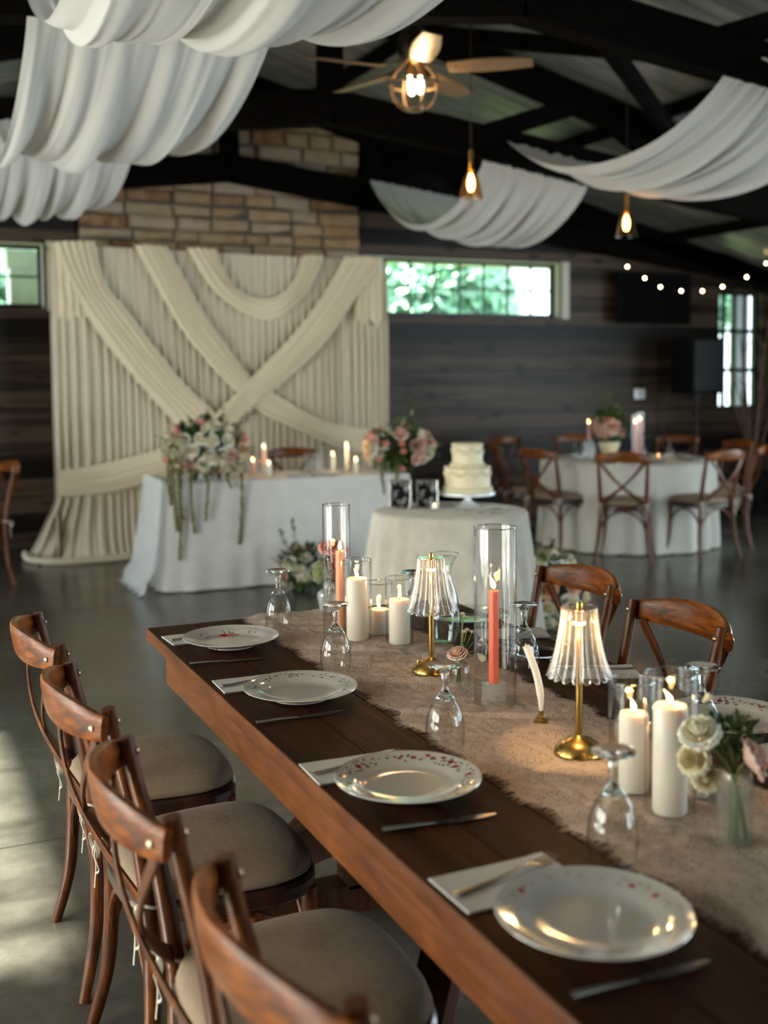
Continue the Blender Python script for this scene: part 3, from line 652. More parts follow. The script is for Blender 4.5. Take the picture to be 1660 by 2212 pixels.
# ------------------------------------------------------------------ backdrop
t = thing('wedding_backdrop', 'tall ivory draped curtain backdrop with crossed swags behind the sweetheart table', 'backdrop', (0, 9.4, 0))
g = G(); g.tube([(1.30, .06, 2.545), (4.30, .06, 2.505)], .02, 10); part('crossbar', g, 'pewter', t)
for x in (1.34, 4.27):
    g = G(); g.tube([(x, .06, 0.01), (x, .06, 2.52)], .022, 10); g.box((x, .06, .01), (.4, .4, .02)); part('pole', g, 'pewter', t)
g = G()
def fn(u, v):
    x = 1.31+2.985*u; zt = 2.565-.04*u; z = zt*(1-v)+.012
    f = math.sin(2*PI*u*46+2.4*ns(u*9, 1.3)*3)+.45*math.sin(2*PI*u*83+ns(u*14)*4)
    a = .012+.012*min(1, v*3)+.010*ns(u*6, v*2); y = -a*f*.8-.01
    e = max(0, (v-.88)/.12); y -= e*e*.18*(1+.4*ns(u*8)); 
    if e > 0: z = max(.012, z*(1-.5*e))
    fl = max(0, (v-.80)/.20)**1.3*max(0, 1-u*9); x -= .22*fl; y += .45*fl
    x += .02*(v)*math.sin(u*9)
    return (x, y, z)
g.grid(fn, 760, 40); part('curtain', g, 'curtain', t)
def band(up, lo, folds, bulge, seed, y0=-.07, nl=70):
    U = resample([Vector((x, 0, z)) for x, z in up], nl); V_ = resample([Vector((x, 0, z)) for x, z in lo], nl); g = G()
    def fn(u, v):
        a = U[round(u*nl)]; c = V_[round(u*nl)]; p = a.lerp(c, v)
        k = math.sin(PI*v); y = y0-bulge*k**.6
        y -= .014*(math.sin(2*PI*folds*v+1.6*ns(u*2.2, v*2, seed)*2)+.5*math.sin(2*PI*folds*2.3*v+seed+2*ns(u*3, seed)))*min(1, k*2.5)
        return (p.x+.008*ns(u*4, v*6, seed), y, p.z+.012*ns(u*5, v*5, seed+3))
    g.grid(fn, nl, 48); return g
S1u = [(1.66, 2.60), (1.74, 2.27), (1.93, 2.02), (2.33, 1.5), (2.63, 1.2), (2.76, 1.04)]; S1l = [(1.33, 2.58), (1.40, 2.38), (1.58, 2.01), (1.8, 1.69), (2.0, 1.44), (2.24, 1.17), (2.36, 1.02)]
S2u = [(2.26, 2.58), (2.51, 2.13), (2.73, 1.81), (2.94, 1.54), (3.16, 1.37), (3.63, 1.11), (3.99, 1.02), (4.26, 0.98)]; S2l = [(1.98, 2.59), (2.3, 2.0), (2.57, 1.65), (2.81, 1.39), (3.07, 1.17), (3.39, 1.03), (3.87, 0.82), (4.26, 0.75)]
S3u = [(3.84, 2.56), (3.62, 2.2), (3.36, 1.89), (3.02, 1.55), (2.65, 1.2), (2.36, 1.01), (2.11, 0.9), (1.65, 0.79), (1.31, 0.76)]; S3l = [(4.22, 2.55), (3.88, 2.11), (3.66, 1.82), (3.4, 1.58), (2.94, 1.2), (2.6, 0.93), (2.25, 0.69), (1.75, 0.56), (1.3, 0.54)]
S4l = [(2.42, 2.58), (2.6, 2.29), (2.73, 2.16), (2.9, 2.05), (3.06, 2.0), (3.23, 2.02), (3.36, 2.1), (3.51, 2.26), (3.66, 2.56)]; S4u = [(2.68, 2.58), (2.8, 2.32), (2.91, 2.22), (3.0, 2.18), (3.09, 2.17), (3.19, 2.19), (3.29, 2.25), (3.38, 2.35), (3.46, 2.56)]
part('swag', band(S4u, S4l, 5, .05, 4, -.075), 'swagcloth', t, label='short U shaped swag at the top centre')
part('swag', band(S2u, S2l, 6, .05, 2, -.075), 'swagcloth', t, label='swag running from top centre down to the lower right edge')
part('swag', band(S1u, S1l, 6, .05, 1, -.10), 'swagcloth', t, label='swag running from the top left corner down to the crossing')
part('swag', band(S3u, S3l, 6, .055, 3, -.12), 'swagcloth', t, label='swag running from the top right corner down to the lower left edge')
def tail(x0, x1, z0, z1, seed):
    g = G()
    g.grid(lambda u, v: (x0+(x1-x0)*u+.02*ns(u*3, v*3, seed), -.09-.018*math.sin(u*26+seed)-.02*math.sin(PI*u), z0+(z1-z0)*v+(.05*ns(u*5, 2.2, seed) if v > .9 else 0)), 40, 20); return g
part('swag_tail', tail(1.33, 1.60, 2.58, 1.98, 2), 'swagcloth', t); part('swag_tail', tail(3.95, 4.22, 2.55, 1.98, 5), 'swagcloth', t)
g = G(); pts = [(1.10, .30, .04), (1.10, .05, .035), (1.24, -.16, .03), (1.6, -.20, .03), (2.1, -.14, .03), (2.7, -.16, .03), (3.4, -.15, .03), (4.2, -.16, .03)]; g.tube(smooth_path(pts, 8), .028, 8); part('hem_roll', g, 'curtain', t)

# ------------------------------------------------------------------ tables and cloths
def outline_rect(x0, x1, y0, y1, r, n):
    """points and outward normals round a rounded rectangle"""
    segs = []; cs = [(x1-r, y0+r, -PI/2), (x1-r, y1-r, 0), (x0+r, y1-r, PI/2), (x0+r, y0+r, PI)]
    P = []
    for (cx, cy, a0) in cs:
        for k in range(7): a = a0+PI/2*k/6; P.append((Vector((cx+r*math.cos(a), cy+r*math.sin(a), 0)), Vector((math.cos(a), math.sin(a), 0))))
    P.append(P[0]); d = [0]
    for a, b_ in zip(P, P[1:]): d.append(d[-1]+(b_[0]-a[0]).length)
    out = []; j = 0
    for k in range(n):
        s_ = d[-1]*k/n
        while d[j+1] < s_: j += 1
        f = (s_-d[j])/max(1e-9, d[j+1]-d[j]); out.append((P[j][0].lerp(P[j+1][0], f), P[j][1].lerp(P[j+1][1], f).normalized()))
    return out
def outline_round(r, n): return [(Vector((r*math.cos(2*PI*k/n), r*math.sin(2*PI*k/n), 0)), Vector((math.cos(2*PI*k/n), math.sin(2*PI*k/n), 0))) for k in range(n)]
def draped(outl, h, flare, amp, folds, seed, zb=0.01, nv=24, mod=None):
    n = len(outl); g = G(); vs = []; fs = []
    c = sum((p for p, _ in outl), Vector())/n
    rings = [(0.0, None), (0.55, None), (0.97, None)]
    vs.append(Vector((c.x, c.y, h)))
    for q in (0.5, 0.9, 0.985):
        for p, nn in outl: w = c.lerp(p, q); vs.append(Vector((w.x, w.y, h-(0.004 if q > .95 else 0))))
    for j in range(nv+1):
        v = j/nv; z = (h-.012)*(1-v)+zb*v
        for k, (p, nn) in enumerate(outl):
            s_ = k/n; w = v**.8
            f = math.sin(2*PI*folds*s_+seed+2.2*ns(math.cos(2*PI*s_)*2, math.sin(2*PI*s_)*2, seed)*1.6)
            A = amp*(mod(p) if mod else 1)
            q = p+nn*(flare*v+A*w*f*(.7+.5*ns(math.cos(2*PI*s_)*3, math.sin(2*PI*s_)*3, seed+9))+.002)
            vs.append(Vector((q.x, q.y, z+.006*ns(s_*40, v, seed))))
    for k in range(n): fs.append((0, 1+k, 1+(k+1) % n))
    for j in range(nv+3):
        for k in range(n): fs.append((1+j*n+k, 1+(j+1)*n+k, 1+(j+1)*n+(k+1) % n, 1+j*n+(k+1) % n))
    g.add(vs, fs); return g
# sweetheart table
t = thing('sweetheart_table', 'long table under a white cloth, before the draped backdrop', 'table', (2.78, 8.07, 0))
g = G(); g.box((0, 0, .73), (1.80, .74, .03)); part('tabletop', g, 'trestle', t, flat=True)
for sx in (-1, 1):
    for sy in (-1, 1): g = G(); g.tube([(sx*.8, sy*.3, 0), (sx*.8, sy*.3, .72)], .02); part('leg', g, 'black_metal', t)
def mod(p): return 1.0 if p.x < -.84 else (.25 if p.y < 0 else .6)
g = draped(outline_rect(-.93, .93, -.385, .385, .04, 420), .757, .07, .045, 26, 3, mod=mod)
o = link('tablecloth', g.mesh('tablecloth', 'linen_white')); tag(o, 'plain white cloth covering the long sweetheart table', 'tablecloth', loc=(2.78, 8.07, 0))
g = G()
def fn(u, v):   # lace train over the left end, spreading to the floor
    y = -.40+.62*u; z = .775*(1-v)+.012; out = .04+.10*v+.10*max(0, (v-.8)/.2)
    f = math.sin(u*34+2*ns(u*6, v*2)); x = -.945-out-.02*v*f
    if v > .9: z = .012+.02*abs(ns(u*20, v*9))
    return (x, y-.10*v*(1-u)+.015*math.cos(u*30), z)
g.grid(fn, 110, 40)
o = link('lace_train', g.mesh('lace_train', 'tulle')); tag(o, 'sheer white lace train falling over the left end of the long white table', 'lace', loc=(2.78, 8.07, 0))
# cake table
t = thing('cake_table', 'small round cake table in front of the sweetheart table', 'table', (2.87, 5.46, 0))
g = G(); g.lathe([(0, .755), (.415, .755), (.418, .73), (0, .73)], 48); part('tabletop', g, 'trestle', t)
g = G(); g.tube([(0, 0, .02), (0, 0, .74)], .03); g.lathe([(0, .0), (.25, .0), (.25, .02), (0, .03)], 30); part('pedestal', g, 'black_metal', t)
g = draped(outline_round(.425, 360), .760, .105, .018, 22, 5)
o = link('tablecloth', g.mesh('tablecloth', 'linen_ivory')); tag(o, 'ivory cloth with soft folds on the small round cake table', 'tablecloth', loc=(2.87, 5.46, 0))
# round guest table
RT = Vector((6.08, 8.18, 0))
t = thing('round_table', 'round guest table right of the cake, ringed by crossback chairs', 'table', RT)
g = G(); g.lathe([(0, .74), (.75, .74), (.755, .715), (0, .71)], 48); part('tabletop', g, 'trestle', t)
for k in range(4): a = PI/4+PI/2*k; g = G(); g.tube([(.4*math.cos(a), .4*math.sin(a), 0), (.4*math.cos(a), .4*math.sin(a), .72)], .018); part('leg', g, 'black_metal', t)
g = draped(outline_round(.765, 420), .745, .02, .04, 21, 8)
o = link('tablecloth', g.mesh('tablecloth', 'linen_round')); tag(o, 'pale cloth falling in deep folds around the round guest table', 'tablecloth', loc=RT)

# ------------------------------------------------------------------ crossback chair (faces +x)
def bezier(a, b_, c, n=10): return [Vector(a)*(1-i/n)**2+Vector(b_)*2*(i/n)*(1-i/n)+Vector(c)*(i/n)**2 for i in range(n+1)]
def make_chair(label, loc, rz, group):
    t = thing('crossback_chair', label, 'chair', loc, rz, group)
    for s_ in (1, -1):
        g = G(); P = smooth_path([(-.215, s_*.225, 0.0), (-.178, s_*.198, .16), (-.168, s_*.182, .34), (-.172, s_*.180, .47), (-.196, s_*.184, .64), (-.232, s_*.192, .80), (-.246, s_*.196, .872)], 5)
        g.tube(P, [.0135+.005*math.sin(PI*min(1, i/len(P)*1.25)) for i in range(len(P))], 12); part('rear_leg', g, 'chair_wood', t)
        g = G(); P = smooth_path([(.20, s_*.208, 0), (.178, s_*.188, .14), (.17, s_*.178, .30), (.168, s_*.176, .43)], 5); g.tube(P, [.0135+.004*i/len(P) for i in range(len(P))], 12); part('front_leg', g, 'chair_wood', t)
    # curved top rail outside the posts
    P = []; ups = []
    for i in range(25):
        u = -1+2*i/24; x = -.256-.066*(1-u*u)**.9; P.append((x, .212*u, .838+.012*(1-u*u))); ups.append((-.18*(1-abs(u)), 0, 1))
    wd = [.050+.036*(1-abs(-1+2*i/24)**2.2) for i in range(25)]
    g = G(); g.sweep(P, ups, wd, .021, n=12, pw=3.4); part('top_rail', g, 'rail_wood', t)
    # crossed flat slats
    for s_ in (1, -1):
        A = Vector((-.268, s_*.175, .812)); B = Vector((-.182, -s_*.168, .475)); P = []; ups = []; wv = []
        for i in range(17):
            v = i/16; p = A.lerp(B, v); p.x -= .045*math.sin(PI*v)+(.005 if s_ > 0 else -.004); p.y += s_*.03*math.sin(PI*v); P.append(p); wv.append(.020+.012*abs(1-2*v))
        for i in range(17):
            T = (P[min(i+1, 16)]-P[max(i-1, 0)]).normalized(); ups.append(T.cross(Vector((1, 0, 0))).normalized())
        g = G(); g.sweep(P, ups, wv, .009, n=8, pw=4); part('cross_slat', g, 'chair_wood', t)
        g = G(); g.lathe([(0, .006), (.006, .004), (.0085, 0), (0, 0)], 12); me = g.mesh('bolt', 'pewter')
        o = link('bolt', me, t, (-.2775, s_*.196, .838)); o.rotation_euler = (0, -PI/2, 0)
        o = link('bolt', me, t, (-.228, s_*.194, .845)); o.rotation_euler = (0, PI/2, 0)
    # seat frame and cushion, rounded front
    def so(a, q=1.0, dx=0):
        c, s_ = math.cos(a), math.sin(a); e = 0.62
        x = .20*math.copysign(abs(c)**e, c); y = .205*math.copysign(abs(s_)**e, s_); y *= (1.0+.10*x/.2); return (x*q+dx, y*q)
    g = G(); n = 48; rings = [(.6, .418), (1.0, .418), (1.03, .425), (1.03, .448), (1.0, .455), (.6, .455)]; vs = []; fs = []
    for q, z in rings:
        for k in range(n): x, y = so(2*PI*k/n, q, .005); vs.append((x, y, z))
    for i in range(len(rings)-1):
        for k in range(n): fs.append((i*n+k, i*n+(k+1) % n, (i+1)*n+(k+1) % n, (i+1)*n+k))
    fs += [tuple(range(n-1, -1, -1)), tuple((len(rings)-1)*n+k for k in range(n))]
    g.add(vs, fs); part('seat_frame', g, 'seat_wood', t)
    g = G(); vs = []; fs = []; rings = [(.2, .458), (.95, .457), (.985, .464), (.99, .472), (.975, .484), (.93, .494), (.82, .502), (.6, .507), (.3, .509), (.02, .510)]
    for q, z in rings:
        for k in range(n): x, y = so(2*PI*k/n, q, .005); vs.append((x, y, z+(.002*ns(x*20, y*20))))
    for i in range(len(rings)-1):
        for k in range(n): fs.append((i*n+k, i*n+(k+1) % n, (i+1)*n+(k+1) % n, (i+1)*n+k))
    fs += [tuple(range(n-1, -1, -1)), tuple((len(rings)-1)*n+k for k in range(n))]
    g.add(vs, fs); g.tube([(so(2*PI*k/n, .99, .005)[0], so(2*PI*k/n, .99, .005)[1], .468) for k in range(n+1)], .003, 5); part('cushion', g, 'cushion', t)
    for s_ in (1, -1):   # bows tied round the rear posts
        g = G(); c = Vector((-.172, s_*.181, .468))
        g.tube([c+Vector((.021*math.cos(a), .021*math.sin(a), .004*math.sin(2*a))) for a in [2*PI*i/16 for i in range(17)]], .0035, 6, cap=False)
        k = c+Vector((-.022, s_*.006, -.004)); g.ball(k, .009, 8, 5)
        for q in (1, -1):
            g.sweep(smooth_path([k, k+Vector((-.012, q*.026, .006)), k+Vector((-.010, q*.040, -.018)), k+Vector((-.006, q*.024, -.030)), k], 5), [(1, 0, .2)], .008, .0025, n=6)
            g.sweep(smooth_path([k, k+Vector((-.012, q*.010, -.03)), k+Vector((-.004, q*.016, -.065)), k+Vector((-.010, q*.008, -.095-.02*q))], 5), [(0, 1, 0)], .007, .0025, n=6)
        part('cushion_tie', g, 'cord', t)
    # bentwood arches under the seat
    def arch(a, b_, top, bow):
        P = []
        for i in range(15):
            u = i/14; p = Vector(a).lerp(Vector(b_), u); p.z += (top-p.z)*(math.sin(PI*u)**.55); p += Vector(bow)*math.sin(PI*u); P.append(p)
        g = G(); g.tube(P, .0085, 8); part('arched_brace', g, 'chair_wood', t)
    arch((-.172, -.186, .24), (-.172, .186, .24), .408, (-.006, 0, 0)); arch((.172, -.182, .24), (.172, .182, .24), .408, (.006, 0, 0))
    for s_ in (1, -1): arch((-.172, s_*.188, .24), (.172, s_*.182, .24), .408, (0, s_*.004, 0))
    return t
left_group = 'crossback chairs along the left side of the long table'
chair0 = make_chair('crossback chair at the long table, far end of its left row, by the rose plate', (.625, 2.905, 0), math.radians(0), left_group)
dup(chair0, (.625, 2.335, 0), math.radians(1.5), 'crossback chair on the left of the long table, second from its far end')
dup(chair0, (.620, 1.745, 0), math.radians(-2), 'crossback chair on the left of the long table, third from its far end')
dup(chair0, (.655, 1.215, 0), math.radians(3), 'nearest crossback chair, its blurred back cut by the bottom edge of the view')
rg = 'crossback chairs along the right side of the long table'
dup(chair0, (1.735, 2.935, 0), PI+math.radians(0), 'glossy crossback chair right of the long table, beside the floor flowers', rg)
dup(chair0, (1.655, 2.365, 0), PI-math.radians(4), 'glossy crossback chair right of the long table, the nearer of the pair there', rg)
gg = 'crossback chairs around the round guest table'
for (x, y, a, lab) in (
    (5.05, 7.98, 12, 'chair at the round guest table, front left, just right of the cake'),
    (5.35, 7.25, 48, 'middle front chair at the round table, its square back to the viewer'),
    (6.17, 7.05, 96, 'lighter brown chair at the front right of the round table, seat showing'),
    (6.86, 7.46, 140, 'chair at the right of the round table by the view edge, post ends lit'),
    (7.20, 8.05, 176, 'dark chair at the far right of the round table, directly below the branches'),
    (7.22, 8.92, 218, 'chair on the far right side of the round table, a blue sheen on its rail'),
    (6.42, 9.50, 255, 'chair behind the round table, mostly hidden by the card and flowers'),
    (5.72, 9.62, 285, 'dark chair against the plank wall behind the left of the round table'),
    (5.10, 8.72, -24, 'chair seen edge on at the left of the round table, right behind the cake')):
    th = math.radians(a); bx, by = x+.22*math.cos(th), y+.22*math.sin(th)
    dup(chair0, (bx, by, 0), th, lab, gg)
dup(chair0, (.62, 8.62, 0), math.radians(195), 'lone crossback chair cut by the left edge, near the backdrop', 'loose chairs')
dup(chair0, (3.23, 8.78, 0), math.radians(-90), 'dark crossback chair behind the sweetheart table', 'loose chairs')

# ------------------------------------------------------------------ long farm table
TX0, TX1, TY0, TY1, TZ = .714, 1.702, .78, 3.28, .76
t = thing('farm_table', 'long dark stained plank dining table with an orange brown side board', 'table', (TX0, (TY0+TY1)/2, 0))
hy = (TY1-TY0)/2
g = G(); pw_ = (TX1-TX0)/7
for k in range(7): g.box((pw_*(k+.5), 0, TZ-.0175), (pw_-.0034, 2*hy, .035))
part('tabletop', g, 'table_top', t, flat=True)
g = G()
for x in (-.003, TX1-TX0+.003): g.box((x, 0, TZ-.0177), (.006, 2*hy, .0345))
part('edge_board', g, 'table_side', t, bevel=.002)
g = G()
for x in (.042, TX1-TX0-.042): g.box((x, 0, TZ-.035-.055), (.028, 2*hy-.2, .11))
for y in (-hy+.11, hy-.11): g.box(((TX1-TX0)/2, y, TZ-.035-.055), (TX1-TX0-.084-.03, .028, .11))
part('apron', g, 'table_side', t, bevel=.003)
for y in (-hy+.42, hy-.42):
    g = G(); cx = (TX1-TX0)/2
    g.box((cx, y, .04), (.78, .09, .08)); g.box((cx, y, .685), (.80, .09, .08))
    g.bar((cx-.33, y, .08), (cx+.33, y, .66), .09, .07); g.bar((cx+.33, y, .08), (cx-.33, y, .66), .09, .07); g.box((cx, y, .36), (.1, .09, .58)); part('trestle_leg', g, 'trestle', t, flat=True)
g = G(); g.box(((TX1-TX0)/2, 0, .20), (.09, 2*hy-.84, .11)); g.box(((TX1-TX0)/2, .1, .43), (.09, .09, .46)); part('stretcher', g, 'trestle', t, flat=True)
g = G(); g.bar((.1, .55, .30), ((TX1-TX0)/2, .1, .62), .08, .07); g.bar(((TX1-TX0)/2, .1, .62), (.1, -.35, .30), .08, .07); part('brace', g, 'trestle', t, flat=True)

# lace runner
m = bpy.data.materials.new('lace'); m.use_nodes = True; nt = m.node_tree; nt.nodes.clear(); M['lace'] = m
out = nt.nodes.new('ShaderNodeOutputMaterial'); v = objco(nt)
df = N(nt, 'ShaderNodeBsdfDiffuse'); df.inputs['Color'].default_value = (0.64, 0.50, 0.41, 1); tr = N(nt, 'ShaderNodeBsdfTransparent')
nw = N(nt, 'ShaderNodeTexNoise', Scale=14.0, Detail=3.0); L(nt, v, nw.inputs['Vector'])
sc = N(nt, 'ShaderNodeVectorMath', operation='SCALE'); L(nt, nw.outputs['Color'], sc.inputs[0]); sc.inputs['Scale'].default_value = 0.05
ad = N(nt, 'ShaderNodeVectorMath', operation='ADD'); L(nt, v, ad.inputs[0]); L(nt, sc.outputs[0], ad.inputs[1])
v1 = N(nt, 'ShaderNodeTexVoronoi', Scale=150.0, feature='DISTANCE_TO_EDGE'); L(nt, ad.outputs[0], v1.inputs['Vector'])
v2 = N(nt, 'ShaderNodeTexVoronoi', Scale=17.0); L(nt, ad.outputs[0], v2.inputs['Vector'])
v3 = N(nt, 'ShaderNodeTexVoronoi', Scale=6.0, feature='DISTANCE_TO_EDGE'); L(nt, ad.outputs[0], v3.inputs['Vector'])
w1 = ramp(nt, v1.outputs['Distance'], [(0.12, (1, 1, 1)), (0.26, (0, 0, 0))])
sn = N(nt, 'ShaderNodeMath', operation='SINE'); mu = N(nt, 'ShaderNodeMath', operation='MULTIPLY'); L(nt, v2.outputs['Distance'], mu.inputs[0]); mu.inputs[1].default_value = 38.0; L(nt, mu.outputs[0], sn.inputs[0])
w2 = ramp(nt, sn.outputs[0], [(0.35, (0, 0, 0)), (0.75, (1, 1, 1))])
w3 = ramp(nt, v3.outputs['Distance'], [(0.03, (1, 1, 1)), (0.06, (0, 0, 0))])
mA = N(nt, 'ShaderNodeMath', operation='MAXIMUM'); L(nt, w1.outputs[0], mA.inputs[0]); L(nt, w3.outputs[0], mA.inputs[1])
mB = N(nt, 'ShaderNodeMath', operation='MULTIPLY'); L(nt, w2.outputs[0], mB.inputs[0]); mB.inputs[1].default_value = 0.75
mC = N(nt, 'ShaderNodeMath', operation='MAXIMUM'); L(nt, mA.outputs[0], mC.inputs[0]); L(nt, mB.outputs[0], mC.inputs[1])
mD = N(nt, 'ShaderNodeMath', operation='MULTIPLY_ADD'); L(nt, mC.outputs[0], mD.inputs[0]); mD.inputs[1].default_value = 0.46; mD.inputs[2].default_value = 0.44
mx = N(nt, 'ShaderNodeMixShader'); L(nt, mD.outputs[0], mx.inputs[0]); L(nt, tr.outputs[0], mx.inputs[1]); L(nt, df.outputs[0], mx.inputs[2]); L(nt, mx.outputs[0], out.inputs['Surface'])
g = G(); xa, xb = -.190, .180
def edge(y, s_): return .020*abs(math.sin(y*PI/.155+s_))+.010*ns(y*9, s_)+.008*ns(y*45, s_*3)
def fn(u, v):
    y = -1.22+2.46*v; wv = ns(y*1.5, 3.3)*.012
    x0_ = xa-edge(y, 0)+wv; x1_ = xb+edge(y, 1.3)+wv; x = x0_+(x1_-x0_)*u
    k = min(1, min(u, 1-u)*12); z = .0035+(.006*abs(ns(x*16, y*11, 2))+.016*max(0, ns(x*9+y*14, y*7)-.08)+.004*abs(ns(x*38, y*30, 5)))*k
    return (x, y, z)
g.grid(fn, 90, 560)
runner = link('lace_runner', g.mesh('lace_runner', 'lace')); g = G()
rs = random.Random(5)     # eyelash fringe
for side in (0, 1):
    y = -1.22
    while y < 1.24:
        p = Vector(fn(float(side), (y+1.22)/2.46)); d = Vector(((-1 if side == 0 else 1), rs.uniform(-.5, .5), 0)).normalized()
        for q in range(2):
            a = p+Vector((0, rs.uniform(-.004, .004), 0)); l = rs.uniform(.008, .020); w = .0011
            g.add([a+Vector((0, -w, 0)), a+Vector((0, w, 0)), a+d*l+Vector((0, w*.3, -.001)), a+d*l+Vector((0, -w*.3, -.001))], [(0, 1, 2, 3)])
        y += .0055
M['fringe'] = plain('lace_fringe', (0.52, 0.40, 0.32), 0.9); part('fringe', g, 'fringe', runner, flat=True)
tag(runner, 'wrinkled beige lace runner with fringed edges down the middle of the long table', 'table runner', loc=(1.215, 2.04, TZ))

# ------------------------------------------------------------------ plates
def plate_mat(name, kind):
    m, nt, b = newmat(name); b.inputs['Roughness'].default_value = 0.12; b.inputs['Coat Weight'].default_value = 0.6; b.inputs['Coat Roughness'].default_value = 0.05
    base = (0.62, 0.59, 0.54)
    t_ = nt.nodes.new('ShaderNodeTexCoord'); sp_ = nt.nodes.new('ShaderNodeSeparateXYZ'); L(nt, t_.outputs['Object'], sp_.inputs[0])
    cx = nt.nodes.new('ShaderNodeCombineXYZ'); L(nt, sp_.outputs[0], cx.inputs[0]); L(nt, sp_.outputs[1], cx.inputs[1])
    ln = N(nt, 'ShaderNodeVectorMath', operation='LENGTH'); L(nt, cx.outputs[0], ln.inputs[0]); rad = ln.outputs['Value']
    def band_(lo, hi):
        a = N(nt, 'ShaderNodeMath', operation='GREATER_THAN'); L(nt, rad, a.inputs[0]); a.inputs[1].default_value = lo
        c = N(nt, 'ShaderNodeMath', operation='LESS_THAN'); L(nt, rad, c.inputs[0]); c.inputs[1].default_value = hi
        mm = N(nt, 'ShaderNodeMath', operation='MULTIPLY'); L(nt, a.outputs[0], mm.inputs[0]); L(nt, c.outputs[0], mm.inputs[1]); return mm.outputs[0]
    cur = None
    rgb = nt.nodes.new('ShaderNodeRGB'); rgb.outputs[0].default_value = rgba(base); cur = rgb.outputs[0]
    def lay(mask, col):
        nonlocal cur
        mm = N(nt, 'ShaderNodeMix', data_type='RGBA'); L(nt, mask, mm.inputs[0]); L(nt, cur, mm.inputs[6]); mm.inputs[7].default_value = rgba(col); cur = mm.outputs[2]
    def spots(scale, thr, seed, lo, hi, col, rnd_thr=0.5, warp=0.0):
        vo = N(nt, 'ShaderNodeTexVoronoi', Scale=scale); mp = nt.nodes.new('ShaderNodeMapping'); mp.inputs['Location'].default_value = (seed, seed*1.7, 0); L(nt, cx.outputs[0], mp.inputs[0])
        src = mp.outputs[0]
        if warp:
            nz = N(nt, 'ShaderNodeTexNoise', Scale=scale*2.5, Detail=2.0); L(nt, src, nz.inputs['Vector']); s2 = N(nt, 'ShaderNodeVectorMath', operation='SCALE'); L(nt, nz.outputs['Color'], s2.inputs[0]); s2.inputs['Scale'].default_value = warp
            a2 = N(nt, 'ShaderNodeVectorMath', operation='ADD'); L(nt, src, a2.inputs[0]); L(nt, s2.outputs[0], a2.inputs[1]); src = a2.outputs[0]
        L(nt, src, vo.inputs['Vector'])
        l_ = N(nt, 'ShaderNodeMath', operation='LESS_THAN'); L(nt, vo.outputs['Distance'], l_.inputs[0]); l_.inputs[1].default_value = thr
        sr = nt.nodes.new('ShaderNodeSeparateColor'); L(nt, vo.outputs['Color'], sr.inputs[0]); g_ = N(nt, 'ShaderNodeMath', operation='GREATER_THAN'); L(nt, sr.outputs[0], g_.inputs[0]); g_.inputs[1].default_value = rnd_thr
        m1 = N(nt, 'ShaderNodeMath', operation='MULTIPLY'); L(nt, l_.outputs[0], m1.inputs[0]); L(nt, g_.outputs[0], m1.inputs[1])
        m2 = N(nt, 'ShaderNodeMath', operation='MULTIPLY'); L(nt, m1.outputs[0], m2.inputs[0]); L(nt, band_(lo, hi), m2.inputs[1]); lay(m2.outputs[0], col)
    def posy(px_, py_, r_, col, scale=130, thr=.35):
        """cluster of small leaves and petals round one painted spot"""
        mp = nt.nodes.new('ShaderNodeMapping'); mp.inputs['Location'].default_value = (-px_, -py_, 0); L(nt, cx.outputs[0], mp.inputs[0])
        l2 = N(nt, 'ShaderNodeVectorMath', operation='LENGTH'); L(nt, mp.outputs[0], l2.inputs[0]); a = N(nt, 'ShaderNodeMath', operation='LESS_THAN'); L(nt, l2.outputs['Value'], a.inputs[0]); a.inputs[1].default_value = r_
        if scale:
            vo = N(nt, 'ShaderNodeTexVoronoi', Scale=scale); L(nt, mp.outputs[0], vo.inputs['Vector']); c = N(nt, 'ShaderNodeMath', operation='LESS_THAN'); L(nt, vo.outputs['Distance'], c.inputs[0]); c.inputs[1].default_value = thr
            mm = N(nt, 'ShaderNodeMath', operation='MULTIPLY'); L(nt, a.outputs[0], mm.inputs[0]); L(nt, c.outputs[0], mm.inputs[1]); lay(mm.outputs[0], col)
        else: lay(a.outputs[0], col)
    if kind == 'rose':
        for (x, y, r_) in ((.03, .062, .030), (-.085, -.02, .024), (.06, -.062, .024), (-.03, .085, .014), (.095, .03, .014), (-.01, -.02, .010)):
            posy(x, y, r_*1.15, (0.10, 0.13, 0.07), 150, .40); posy(x, y, r_*.7, (0.50, 0.16, 0.10), 120, .36)
        posy(.022, .066, .013, (0.60, 0.02, 0.03), 0); posy(.045, .058, .011, (0.65, 0.25, 0.16), 0); posy(-.085, -.02, .010, (0.40, 0.05, 0.03), 0)
    if kind == 'grey':
        spots(110, .42, 1.0, .096, .122, (0.20, 0.20, 0.13), .35, .005); spots(60, .2, 5.0, .096, .122, (0.36, 0.26, 0.20), .5)
    if kind == 'red':
        spots(120, .42, 2.0, .094, .124, (0.10, 0.12, 0.08), .45, .004); spots(60, .36, 7.0, .098, .122, (0.30, 0.02, 0.015), .45, .006)
    if kind == 'faint':
        spots(90, .33, 3.0, .098, .120, (0.42, 0.38, 0.29), .2, .006); spots(38, .22, 9.0, .100, .116, (0.45, 0.05, 0.07), .3)
    lay(band_(.1275, .1295), (0.40, 0.36, 0.27)) if kind in ('red', 'grey') else None
    lay(band_(.0885, .0895), (0.45, 0.42, 0.35)) if kind == 'grey' else None
    L(nt, cur, b.inputs['Base Color']); return m
